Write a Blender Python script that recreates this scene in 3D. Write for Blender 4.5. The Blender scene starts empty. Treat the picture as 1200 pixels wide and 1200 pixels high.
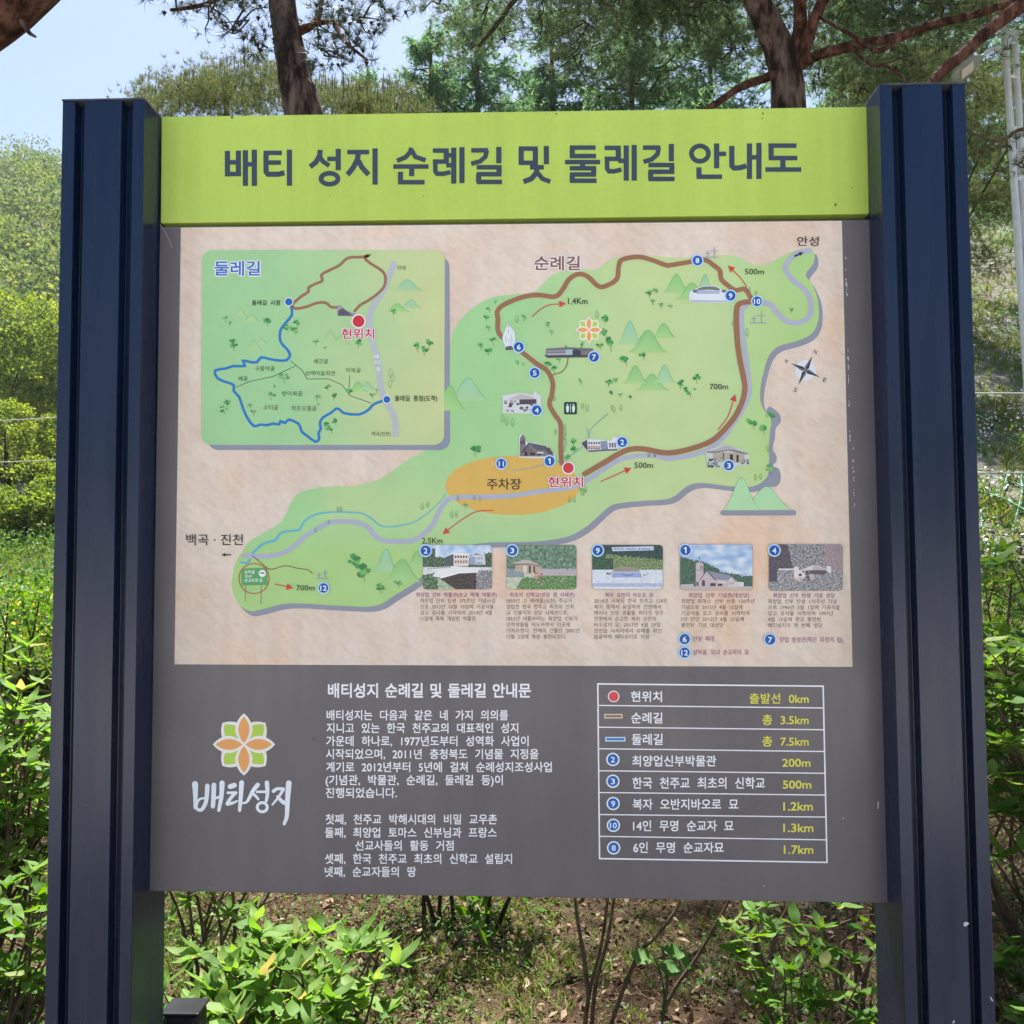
import bpy, math, random
import numpy as np
from mathutils import Vector, Matrix, noise
from mathutils.geometry import tessellate_polygon

rnd = random.Random(7)
SC = bpy.context.scene
COL = SC.collection

# ------------------------------------------------------------------ camera
CAM = np.array([0.79745, -1.81591, 1.6])
YAW, PITCH, ROLL, F = -0.02605, 0.05146, -0.00606, 1069.66   # F in pixels of a 1200 px wide picture


def cam_axes():
    cy, sy, cp, sp = math.cos(YAW), math.sin(YAW), math.cos(PITCH), math.sin(PITCH)
    f = np.array([sy * cp, cy * cp, sp])
    r = np.array([cy, -sy, 0.0])
    u = np.cross(r, f)
    cr, sr = math.cos(ROLL), math.sin(ROLL)
    return r * cr + u * sr, -r * sr + u * cr, f


AX_R, AX_U, AX_F = cam_axes()
cd = bpy.data.cameras.new('camera')
cam = bpy.data.objects.new('camera', cd)
COL.objects.link(cam)
cam.matrix_world = Matrix(((AX_R[0], AX_U[0], -AX_F[0], CAM[0]), (AX_R[1], AX_U[1], -AX_F[1], CAM[1]),
                           (AX_R[2], AX_U[2], -AX_F[2], CAM[2]), (0, 0, 0, 1)))
cd.sensor_width = 36.0
cd.lens = F * 36.0 / 1200.0
cd.clip_start = 0.05
cd.clip_end = 3000
SC.camera = cam

# ------------------------------------------------------------------ sky, sun, exposure
SUN_ELEV, SUN_ROT = 66.0, -6.0        # rotation from +Y towards +X
w = bpy.data.worlds.new('World')
SC.world = w
w.use_nodes = True
nt = w.node_tree
bg = nt.nodes['Background']
sky = nt.nodes.new('ShaderNodeTexSky')
sky.sky_type = 'NISHITA'
sky.sun_disc = False
sky.sun_elevation = math.radians(SUN_ELEV)
sky.sun_rotation = math.radians(SUN_ROT)
sky.air_density = 1.0
sky.dust_density = 1.2
sky.ozone_density = 1.0
nt.links.new(sky.outputs[0], bg.inputs[0])
bg.inputs[1].default_value = 0.053
sd = bpy.data.lights.new('sun', 'SUN')
sun = bpy.data.objects.new('sun', sd)
COL.objects.link(sun)
sd.energy = 5.0
sd.angle = math.radians(0.55)
sd.color = (1.0, 0.96, 0.91)
_e, _a = math.radians(SUN_ELEV), math.radians(SUN_ROT)
SUND = Vector((math.sin(_a) * math.cos(_e), math.cos(_a) * math.cos(_e), math.sin(_e)))
sun.rotation_euler = SUND.to_track_quat('Z', 'Y').to_euler()
SC.view_settings.view_transform = 'Standard'
SC.view_settings.look = 'None'
SC.view_settings.gamma = 1.0
SC.view_settings.use_curve_mapping = False
SC.view_settings.exposure = 1.88
SC.cycles.max_bounces = 6
SC.cycles.transparent_max_bounces = 8


# ------------------------------------------------------------------ helpers
def at(u, v, Y):
    """point in the plane y = Y seen at photo pixel (u, v)"""
    d = AX_F * F + AX_R * (u - 600.0) - AX_U * (v - 600.0)
    t = (Y - CAM[1]) / d[1]
    return CAM + d * t


def lin(c):
    o = []
    for x in c[:3]:
        x = x / 255.0
        o.append(x / 12.92 if x <= 0.04045 else ((x + 0.055) / 1.055) ** 2.4)
    return o


def mesh_obj(name, verts, faces, mat=None, parent=None, smooth=False):
    me = bpy.data.meshes.new(name)
    me.from_pydata([tuple(map(float, p)) for p in verts], [], [tuple(f) for f in faces])
    if mat:
        for m in (mat if isinstance(mat, list) else [mat]):
            me.materials.append(m)
    if smooth:
        me.polygons.foreach_set('use_smooth', [True] * len(me.polygons))
    me.update()
    o = bpy.data.objects.new(name, me)
    COL.objects.link(o)
    if parent:
        o.parent = parent
    return o


def np_obj(name, verts, tris, mat=None, parent=None, smooth=False, n=3, midx=None):
    """numpy arrays -> mesh object, n corners per face"""
    me = bpy.data.meshes.new(name)
    verts = np.asarray(verts, np.float32)
    tris = np.asarray(tris, np.int32)
    me.vertices.add(len(verts))
    me.vertices.foreach_set('co', verts.ravel())
    me.loops.add(tris.size)
    me.loops.foreach_set('vertex_index', tris.ravel())
    me.polygons.add(len(tris))
    me.polygons.foreach_set('loop_start', np.arange(0, tris.size, n, dtype=np.int32))
    me.polygons.foreach_set('loop_total', np.full(len(tris), n, np.int32))
    for m in (mat if isinstance(mat, list) else [mat]):
        me.materials.append(m)
    if midx is not None:
        me.polygons.foreach_set('material_index', np.asarray(midx, np.int32))
    if smooth:
        me.polygons.foreach_set('use_smooth', [True] * len(tris))
    me.update()
    me.validate()
    o = bpy.data.objects.new(name, me)
    COL.objects.link(o)
    if parent:
        o.parent = parent
    return o


def empty(name, loc=(0, 0, 0), rz=0.0):
    o = bpy.data.objects.new(name, None)
    COL.objects.link(o)
    o.location = loc
    o.rotation_euler = (0, 0, rz)
    o.empty_display_size = 0.1
    return o


def tag(o, label=None, cat=None, group=None, kind=None):
    if label:
        o['label'] = label
    if cat:
        o['category'] = cat
    if group:
        o['group'] = group
    if kind:
        o['kind'] = kind
    return o


def new_mat(name, rough=0.6, spec=0.4, metal=0.0):
    m = bpy.data.materials.new(name)
    m.use_nodes = True
    b = m.node_tree.nodes['Principled BSDF']
    b.inputs['Roughness'].default_value = rough
    b.inputs['Specular IOR Level'].default_value = spec
    b.inputs['Metallic'].default_value = metal
    return m, m.node_tree, b


def nd(nt_, t, **k):
    n_ = nt_.nodes.new(t)
    for a, b in k.items():
        setattr(n_, a, b)
    return n_


def ramp(nt_, fac, stops):
    r = nd(nt_, 'ShaderNodeValToRGB')
    el = r.color_ramp.elements
    while len(el) < len(stops):
        el.new(0.5)
    for e_, (p, c) in zip(el, stops):
        e_.position = p
        e_.color = (*c, 1.0)
    nt_.links.new(fac, r.inputs[0])
    return r.outputs[0]


def noise_mat(name, stops, scale=5.0, detail=6.0, rough=0.8, spec=0.2, bump=0.0, bscale=None, coord='Object',
              stretch=(1, 1, 1), metal=0.0, bdist=0.02):
    m, t, b = new_mat(name, rough, spec, metal)
    tc = nd(t, 'ShaderNodeTexCoord')
    mp = nd(t, 'ShaderNodeMapping')
    mp.inputs['Scale'].default_value = stretch
    t.links.new(tc.outputs[coord], mp.inputs[0])
    n1 = nd(t, 'ShaderNodeTexNoise')
    n1.inputs['Scale'].default_value = scale
    n1.inputs['Detail'].default_value = detail
    n1.inputs['Roughness'].default_value = 0.6
    t.links.new(mp.outputs[0], n1.inputs[0])
    t.links.new(ramp(t, n1.outputs[0], stops), b.inputs['Base Color'])
    if bump:
        n2 = nd(t, 'ShaderNodeTexNoise')
        n2.inputs['Scale'].default_value = bscale or scale * 3
        n2.inputs['Detail'].default_value = 8
        t.links.new(mp.outputs[0], n2.inputs[0])
        bp = nd(t, 'ShaderNodeBump')
        bp.inputs['Strength'].default_value = bump
        bp.inputs['Distance'].default_value = bdist
        t.links.new(n2.outputs[0], bp.inputs['Height'])
        t.links.new(bp.outputs[0], b.inputs['Normal'])
    return m


def leaf_mat(name, stops, trans=0.4, rough=0.58, spec=0.22, tcol=None):
    """leaf: glossy top, some light through it, colour varying from leaf to leaf"""
    m, t, b = new_mat(name, rough, spec)
    g = nd(t, 'ShaderNodeNewGeometry')
    oi = nd(t, 'ShaderNodeObjectInfo')
    ad = nd(t, 'ShaderNodeMath', operation='ADD')
    fr = nd(t, 'ShaderNodeMath', operation='FRACT')
    t.links.new(g.outputs['Random Per Island'], ad.inputs[0])
    t.links.new(oi.outputs['Random'], ad.inputs[1])
    t.links.new(ad.outputs[0], fr.inputs[0])
    col = ramp(t, fr.outputs[0], stops)
    t.links.new(col, b.inputs['Base Color'])
    tr = nd(t, 'ShaderNodeBsdfTranslucent')
    hs = nd(t, 'ShaderNodeHueSaturation')
    hs.inputs['Hue'].default_value = 0.485
    hs.inputs['Saturation'].default_value = 1.15
    hs.inputs['Value'].default_value = 1.6
    t.links.new(col, hs.inputs['Color'])
    t.links.new(hs.outputs[0], tr.inputs[0])
    mx = nd(t, 'ShaderNodeMixShader')
    mx.inputs[0].default_value = trans
    t.links.new(b.outputs[0], mx.inputs[1])
    t.links.new(tr.outputs[0], mx.inputs[2])
    t.links.new(mx.outputs[0], t.nodes['Material Output'].inputs[0])
    return m


# ================================================================== INFORMATION BOARD
# (everything printed is flat print; coordinates digitised on the board's own plane)
PD = 0.076                      # board face lies this far behind the posts' front faces
STEP = 0.0003                   # thickness of one printed film layer
board = empty('information_board', (0.7475, 0.0, 0.0))
tag(board, 'large outdoor map board with a lime green title strip between two dark navy posts', 'sign')


def child(o, parent=board):
    o.parent = parent
    o.matrix_parent_inverse = parent.matrix_world.inverted() if False else Matrix.Translation(-parent.location) if parent is board else Matrix()
    return o


# post paint ------------------------------------------------------
m_post, t, b = new_mat('navy_powder_coat', 0.26, 0.46)
tc = nd(t, 'ShaderNodeTexCoord')
n1 = nd(t, 'ShaderNodeTexNoise'); n1.inputs['Scale'].default_value = 6; n1.inputs['Detail'].default_value = 6
mpp = nd(t, 'ShaderNodeMapping'); mpp.inputs['Scale'].default_value = (3, 3, .35)
t.links.new(tc.outputs['Object'], mpp.inputs[0]); t.links.new(mpp.outputs[0], n1.inputs[0])
t.links.new(ramp(t, n1.outputs[0], [(0.3, (.003, .011, .040)), (0.7, (.005, .016, .052))]), b.inputs['Base Color'])
t.links.new(ramp(t, n1.outputs[0], [(0.3, (.20,) * 3), (0.7, (.34,) * 3)]), b.inputs['Roughness'])
# dust and paint specks
vo = nd(t, 'ShaderNodeTexVoronoi'); vo.inputs['Scale'].default_value = 38
t.links.new(tc.outputs['Object'], vo.inputs[0])
n2 = nd(t, 'ShaderNodeTexNoise'); n2.inputs['Scale'].default_value = 9
t.links.new(tc.outputs['Object'], n2.inputs[0])
m1 = nd(t, 'ShaderNodeMath', operation='LESS_THAN'); m1.inputs[1].default_value = 0.035
t.links.new(vo.outputs['Distance'], m1.inputs[0])
m2 = nd(t, 'ShaderNodeMath', operation='GREATER_THAN'); m2.inputs[1].default_value = 0.56
t.links.new(n2.outputs[0], m2.inputs[0])
m3 = nd(t, 'ShaderNodeMath', operation='MULTIPLY')
t.links.new(m1.outputs[0], m3.inputs[0]); t.links.new(m2.outputs[0], m3.inputs[1])
mixc = nd(t, 'ShaderNodeMix', data_type='RGBA')
t.links.new(m3.outputs[0], mixc.inputs[0])
src = b.inputs['Base Color'].links[0].from_socket
t.links.new(src, mixc.inputs[6]); mixc.inputs[7].default_value = (.18, .19, .2, 1)
t.links.new(mixc.outputs[2], b.inputs['Base Color'])
m_cap = noise_mat('post_cap_paint', [(0.35, (.03, .036, .045)), (0.7, (.09, .10, .11))], 30, rough=.55)
m_back = noise_mat('board_back_metal', [(0.3, (.02, .02, .022)), (0.7, (.03, .03, .034))], 8, rough=.5)


def prism(name, prof, z0, z1, mat, parent, bevel=0.0015):
    n_ = len(prof)
    vs = [(x, y, z0) for x, y in prof] + [(x, y, z1) for x, y in prof]
    fs = [(i, (i + 1) % n_, n_ + (i + 1) % n_, n_ + i) for i in range(n_)]
    tri = tessellate_polygon([[Vector((x, y, 0)) for x, y in prof]])
    fs += [tuple(reversed(f)) for f in tri] + [tuple(n_ + i for i in f) for f in tri]
    o = mesh_obj(name, vs, fs, mat)
    if bevel:
        md = o.modifiers.new('edge', 'BEVEL'); md.width = bevel; md.segments = 2; md.limit_method = 'ANGLE'
        md.angle_limit = math.radians(40)
    child(o, parent)
    return o


BD = 0.153
gd = 0.028
Ltop = 2.5508


def post(Lo, a1, b1, a2, b2, Li, xin, side):
    prof = [(Lo, 0), (a1, 0), (a1, gd), (b1, gd), (b1, 0), (a2, 0), (a2, gd), (b2, gd), (b2, 0), (Li, 0), (xin, BD), (Lo, BD)]
    if side > 0:
        prof = [(x, y) for x, y in prof]
    p = prism('post', prof, -0.45, Ltop, m_post, board)
    e = 0.0012
    pr2 = [(min(Lo, xin) - e, -e), (max(Lo, Li, xin) + e * 0, -e), (xin + e * side * 0, BD + e), (Lo, BD + e)]
    if side > 0:
        pr2 = [(Li, -e), (Lo + e, -e), (Lo + e, BD + e), (xin, BD + e)]
    else:
        pr2 = [(Lo - e, -e), (Li, -e), (xin, BD + e), (Lo - e, BD + e)]
    c = prism('cap_plate', pr2, Ltop + 0.0002, Ltop + 0.004, m_cap, board, 0.0008)
    c.parent = p
    return p


post(-0.17419, -0.14746, -0.12777, -0.05025, -0.02656, -0.0031, 0.0, -1)
post(1.66897, 1.64292, 1.6226, 1.54288, 1.52213, 1.49728, 1.5, 1)


def slab(name, quad, thick, mat, sides=None, bevel=0.002, back=None, fy=PD):
    """board with the four face corners given as photo-plane pixels, thick behind"""
    f = [at(u, v, fy) for u, v in quad]
    bk = [p + np.array([0, thick, 0]) for p in f]
    vs = f + bk
    fs = [(3, 2, 1, 0), (4, 5, 6, 7), (0, 1, 5, 4), (1, 2, 6, 5), (2, 3, 7, 6), (3, 0, 4, 7)]
    o = mesh_obj(name, vs, fs, mat)
    md = o.modifiers.new('edge', 'BEVEL'); md.width = bevel; md.segments = 2
    child(o)
    return o


INKGAIN = 1.17
m_ink, t, b = new_mat('printed_ink', 0.42, 0.35)
at_ = nd(t, 'ShaderNodeAttribute'); at_.attribute_name = 'ink'
tc = nd(t, 'ShaderNodeTexCoord')
n1 = nd(t, 'ShaderNodeTexNoise'); n1.inputs['Scale'].default_value = 14; n1.inputs['Detail'].default_value = 8
t.links.new(tc.outputs['Object'], n1.inputs[0])
gg = ramp(t, n1.outputs[0], [(0.3, (.93, .93, .93)), (0.7, (1, 1, 1))])
mx = nd(t, 'ShaderNodeMix', data_type='RGBA', blend_type='MULTIPLY'); mx.inputs[0].default_value = 1
t.links.new(at_.outputs['Color'], mx.inputs[6]); t.links.new(gg, mx.inputs[7])
t.links.new(mx.outputs[2], b.inputs['Base Color'])


def film_mat(name, stops, scale, rough=.42, spec=.35, stretch=(1, 1, 1), fiber=None):
    m = noise_mat(name, stops, scale, 8, rough, spec, stretch=stretch)
    if fiber:
        t = m.node_tree
        b = t.nodes['Principled BSDF']
        srcs = b.inputs['Base Color'].links[0].from_socket
        tc = nd(t, 'ShaderNodeTexCoord'); mp = nd(t, 'ShaderNodeMapping')
        vr = nd(t, 'ShaderNodeVectorRotate', rotation_type='Y_AXIS'); vr.inputs['Angle'].default_value = math.radians(-42)
        t.links.new(tc.outputs['Object'], vr.inputs[0])
        mp.inputs['Scale'].default_value = (9, 1, 26)
        t.links.new(vr.outputs[0], mp.inputs[0])
        nz = nd(t, 'ShaderNodeTexNoise'); nz.inputs['Scale'].default_value = 2.2; nz.inputs['Detail'].default_value = 5
        nz.inputs['Distortion'].default_value = 1.4
        t.links.new(mp.outputs[0], nz.inputs[0])
        rr = ramp(t, nz.outputs[0], [(0.3, (.92, .91, .90)), (0.55, (1, 1, 1)), (0.75, (1.04, 1.03, 1.03))])
        mx = nd(t, 'ShaderNodeMix', data_type='RGBA', blend_type='MULTIPLY'); mx.inputs[0].default_value = 1
        t.links.new(srcs, mx.inputs[6]); t.links.new(rr, mx.inputs[7])
        t.links.new(mx.outputs[2], b.inputs['Base Color'])
    return m


def cs(*c):
    return tuple(lin(c))


def add_streaks(m, lo=.93):
    t = m.node_tree
    b = t.nodes['Principled BSDF']
    srcs = b.inputs['Base Color'].links[0].from_socket
    tc = nd(t, 'ShaderNodeTexCoord')
    out = srcs
    for sc_, l_, d_ in (((16, 1, .9), lo, 5), ((1.6, 1, 1.2), .96, 8), ((60, 1, 60), .97, 2)):
        mp = nd(t, 'ShaderNodeMapping'); mp.inputs['Scale'].default_value = sc_
        t.links.new(tc.outputs['Object'], mp.inputs[0])
        nz_ = nd(t, 'ShaderNodeTexNoise'); nz_.inputs['Scale'].default_value = 1.6; nz_.inputs['Detail'].default_value = d_
        t.links.new(mp.outputs[0], nz_.inputs[0])
        rr = ramp(t, nz_.outputs[0], [(.35, (l_, l_, l_)), (.6, (1, 1, 1))])
        mx = nd(t, 'ShaderNodeMix', data_type='RGBA', blend_type='MULTIPLY'); mx.inputs[0].default_value = 1
        t.links.new(out, mx.inputs[6]); t.links.new(rr, mx.inputs[7])
        out = mx.outputs[2]
    t.links.new(out, b.inputs['Base Color'])
    # faint waviness of the sheet and uneven sheen
    nw = nd(t, 'ShaderNodeTexNoise'); nw.inputs['Scale'].default_value = 3.5
    t.links.new(tc.outputs['Object'], nw.inputs[0])
    bp = nd(t, 'ShaderNodeBump'); bp.inputs['Strength'].default_value = .25; bp.inputs['Distance'].default_value = .01
    t.links.new(nw.outputs[0], bp.inputs['Height']); t.links.new(bp.outputs[0], b.inputs['Normal'])
    t.links.new(ramp(t, nw.outputs[0], [(.3, (.3, .3, .3)), (.7, (.5, .5, .5))]), b.inputs['Roughness'])


m_green = film_mat('lime_title_film', [(0.3, cs(168, 192, 82)), (0.7, cs(176, 200, 90))], 3, .38, .4)
m_grey = film_mat('grey_board_film', [(0.3, cs(98, 92, 96)), (0.7, cs(105, 99, 102))], 4, .40, .4)
m_paper = film_mat('beige_parchment_print', [(0.25, cs(232, 196, 168)), (0.40, cs(222, 200, 182)), (0.52, cs(226, 210, 196)), (0.64, cs(230, 198, 172)), (0.78, cs(236, 186, 152))],
                   3.4, .42, .35, (1, 1, 1), fiber=True)

for m_, g_ in ((m_green, 1.20), (m_grey, 1.16), (m_paper, 1.12)):
    for n_ in m_.node_tree.nodes:
        if n_.type == 'VALTORGB' and max(n_.color_ramp.elements[0].color[:3]) != min(n_.color_ramp.elements[0].color[:3]) and n_.outputs[0].links[0].to_socket.name in ('Base Color', 'A'):
            for e_ in n_.color_ramp.elements:
                e_.color = tuple(min(.92, q * g_) for q in e_.color[:3]) + (1,)
    add_streaks(m_)
HQ = [(189, 136.5), (1016.3, 124.8), (1018.8, 250.5), (188, 261.3)]
MQ = [(187, 265.5), (1019.6, 257), (1042, 1058.6), (174.6, 1044.3)]
header = slab('title_panel', HQ, 0.035, m_green)
mainb = slab('map_panel', MQ, 0.030, m_grey)
# rail closing the gap between the two panels, and a rear frame
rail = slab('cross_rail', [(188, 258), (1019, 247.5), (1019, 262), (188, 270)], 0.03, m_back, fy=PD + 0.031)


# ---- flat print --------------------------------------------------
class Ink:
    def __init__(s):
        s.k = 0; s.flat = False
        s.v = []; s.f = []; s.c = []      # c: one colour per vertex

    def add(s, pts, faces, cols, layer):
        o = len(s.v)
        if not s.flat:
            s.k += 1
            layer = layer + (s.k % 60) * 0.02
        for (u, v) in pts:
            p = at(u, v, PD)
            s.v.append((p[0], p[1] - STEP * layer, p[2]))
        s.f += [tuple(o + i for i in f) for f in faces]
        s.c += cols

    def poly(s, pts, col, layer):
        tri = tessellate_polygon([[Vector((p[0], -p[1], 0)) for p in pts]])
        s.add(pts, tri, [lin(col)] * len(pts), layer)

    def stroke(s, pts, wd, col, layer, closed=False, caps=True, smooth=0, w1=None):
        if smooth:
            pts = spline(pts, smooth, closed)
        n_ = len(pts)
        P = [Vector(p[:2]) for p in pts]
        L, R_ = [], []
        for i in range(n_):
            if closed:
                a, b_ = P[(i - 1) % n_], P[(i + 1) % n_]
                d0 = (P[i] - a); d1 = (b_ - P[i])
            else:
                d0 = P[i] - P[i - 1] if i else P[1] - P[0]
                d1 = P[i + 1] - P[i] if i < n_ - 1 else P[i] - P[i - 1]
            if d0.length < 1e-6: d0 = d1
            if d1.length < 1e-6: d1 = d0
            d0.normalize(); d1.normalize()
            tg = d0 + d1
            if tg.length < .2: tg = Vector((-d0.y, d0.x))
            tg.normalize()
            nrm = Vector((-tg.y, tg.x))
            k = min(1.6, 1 / max(.3, abs(nrm.dot(Vector((-d0.y, d0.x))))))
            ww = wd
            if w1 is not None:
                ww = wd + (w1 - wd) * i / (n_ - 1)
            L.append(P[i] + nrm * ww / 2 * k); R_.append(P[i] - nrm * ww / 2 * k)
        pp = [tuple(x) for x in L] + [tuple(x) for x in R_]
        m_ = n_ if closed else n_ - 1
        fc = [(i, (i + 1) % n_, n_ + (i + 1) % n_, n_ + i) for i in range(m_)]
        s.add(pp, fc, [lin(col)] * len(pp), layer)
        if caps and not closed:
            for e, ww in ((P[0], wd), (P[-1], w1 if w1 is not None else wd)):
                s.disc(e.x, e.y, ww / 2 * .98, col, layer, n=10)

    def disc(s, x, y, r, col, layer, n=28, ry=None):
        ry = ry or r
        pts = [(x + r * math.cos(6.28318 * i / n), y + ry * math.sin(6.28318 * i / n)) for i in range(n)]
        s.add(pts, [tuple(range(n))], [lin(col)] * n, layer)

    def ring(s, x, y, r, wd, col, layer, n=32, ry=None):
        ry = ry or r
        s.stroke([(x + r * math.cos(6.28318 * i / n), y + ry * math.sin(6.28318 * i / n)) for i in range(n)], wd, col, layer, closed=True)

    def build(s, name, parent=None, mat=None):
        # make every face look towards the viewer (-y)
        fs = []
        for f in s.f:
            a, b_, c_ = (np.array(s.v[f[k]]) for k in (0, 1, 2))
            ny = (b_[2] - a[2]) * (c_[0] - a[0]) - (b_[0] - a[0]) * (c_[2] - a[2])
            fs.append(f if ny < 0 else tuple(reversed(f)))
        o = mesh_obj(name, s.v, fs, mat or m_ink)
        ca = o.data.color_attributes.new('ink', 'FLOAT_COLOR', 'POINT')
        arr = np.ones((len(s.v), 4), np.float32)
        arr[:, :3] = np.array(s.c) * INKGAIN
        ca.data.foreach_set('color', arr.ravel())
        if parent is None:
            parent = mainb
        o.parent = parent
        o.matrix_parent_inverse = Matrix.Translation(-board.location) if parent is board else Matrix()
        return o


def spline(pts, n=5, closed=False):
    P = [Vector(p[:2]) for p in pts]
    m_ = len(P)
    out = []
    rng = range(m_) if closed else range(m_ - 1)
    for i in rng:
        p0 = P[(i - 1) % m_] if (closed or i) else P[0]
        p1 = P[i]; p2 = P[(i + 1) % m_]
        p3 = P[(i + 2) % m_] if (closed or i + 2 < m_) else P[-1]
        for k in range(n):
            t_ = k / n
            out.append(tuple(0.5 * ((2 * p1) + (p2 - p0) * t_ + (2 * p0 - 5 * p1 + 4 * p2 - p3) * t_ ** 2 + (3 * p1 - p0 - 3 * p2 + p3) * t_ ** 3)))
    if not closed:
        out.append(tuple(P[-1]))
    return out


def Z(x0, y0, s):
    def f(*a):
        if len(a) == 2 and not hasattr(a[0], '__len__'):
            return (x0 + a[0] / s, y0 + a[1] / s)
        q = a[0]
        return [(x0 + p[0] / s, y0 + p[1] / s) for p in q]
    return f


TEXTS = []   # (string, u0, u1, vtop0, vbot0, vtop1, vbot1, colour, layer, offset, part name, spacing, res)


def text(s, u0, u1, vt, vb, col, layer=8, bold=0.0, tilt=0.0, sp=1.0, name='lettering', parent=None, latin=None, halo=None, rot=None):
    if latin is None:
        latin = all(ord(ch) < 256 for ch in s)
    if halo:
        TEXTS.append((s, u0, u1, vt, vb, halo[0], layer - 1, bold + halo[1], tilt, sp, name + '_outline', parent, latin, rot))
    TEXTS.append((s, u0, u1, vt, vb, col, layer, bold, tilt, sp, name, parent, latin, rot))


def flush_texts():
    # one object holding every character first: the font's glyphs are loaded once, and only once
    c = bpy.data.curves.new('t', 'FONT'); c.body = ''.join(sorted(set(''.join(T[0] for T in TEXTS))))
    o = bpy.data.objects.new('t', c); COL.objects.link(o)
    o.evaluated_get(bpy.context.evaluated_depsgraph_get()).to_mesh()
    bpy.data.objects.remove(o)
    obs, ref = [], {}
    for T in TEXTS:
        c = bpy.data.curves.new('t', 'FONT')
        c.body = T[0]; c.space_word = T[9]
        c.resolution_u = 4 if (T[4] - T[3]) > 9 else 2
        o = bpy.data.objects.new('t', c)
        COL.objects.link(o)
        obs.append(o)
        key = (T[0], T[9])
        if key not in ref:      # extents without the weight offset, so that halo and letter stay registered
            c = bpy.data.curves.new('t', 'FONT'); c.body = T[0]; c.space_word = T[9]; c.resolution_u = 2
            o = bpy.data.objects.new('t', c); COL.objects.link(o); ref[key] = o
    dg = bpy.context.evaluated_depsgraph_get()
    ext = {}
    for k, o in ref.items():
        xs = [v.co.x for v in o.evaluated_get(dg).to_mesh().vertices]
        ext[k] = (min(xs), max(xs))
    for T, o in zip(TEXTS, obs):
        (s, u0, u1, vt, vb, col, layer, bold, tilt, sp, name, parent, latin, rot) = T
        m_ = o.evaluated_get(dg).to_mesh()
        x0, x1 = ext[(s, sp)]
        y0, y1 = (0.0, 0.733) if latin else (-0.078, 0.827)
        Q = np.array([v.co[:2] for v in m_.vertices])
        I = Ink()
        fc_ = [tuple(p.vertices) for p in m_.polygons]
        # heavier weights are overprinted: the same letters set again a hair to each side
        if bold < .004:
            sh_ = [(0, 0)]
        elif bold < .04:
            sh_ = [(bold * .6 * i, bold * .6 * j) for i in (-1, 1) for j in (-1, 1)] + [(0, 0)]
        else:
            sh_ = [(bold * math.cos(q * .7854), bold * math.sin(q * .7854)) for q in range(8)]
        for ox, oy in sh_:
            A = (Q[:, 0] + ox - x0) / (x1 - x0)
            U = u0 + A * (u1 - u0)
            V = vb + A * tilt - (Q[:, 1] + oy - y0) / (y1 - y0) * (vb - vt)
            if rot:
                cx, cy, an = rot
                du, dv = U - cx, V - cy
                U = cx + du * math.cos(an) - dv * math.sin(an); V = cy + du * math.sin(an) + dv * math.cos(an)
            I.add(list(zip(U, V)), fc_, [lin(col)] * len(U), layer)
        I.build(name, parent)
    for o in obs + list(ref.values()):
        c = o.data
        bpy.data.objects.remove(o)
        bpy.data.curves.remove(c)


# ---- title strip lettering (drawn stroke by stroke) -----------------
za, zb = Z(250, 160, 3.4286), Z(600, 160, 3.4286)
TINK = (56, 68, 82)
TI = {}


def word(u):
    return sum(u > q for q in (353, 452, 603, 655, 800))


def tstroke(z, pts, wd=20):
    TI.setdefault(word(z(pts)[0][0]), Ink()).stroke(z(pts), wd / 3.4286, TINK, 2, caps=False)


def tell(z, x, y, rx, ry, wd=19):
    TI.setdefault(word(z(x, y)[0]), Ink()).stroke([z(x + rx * math.cos(6.28318 * i / 36), y + ry * math.sin(6.28318 * i / 36)) for i in range(36)], wd / 3.4286, TINK, 2, closed=True)


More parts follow.
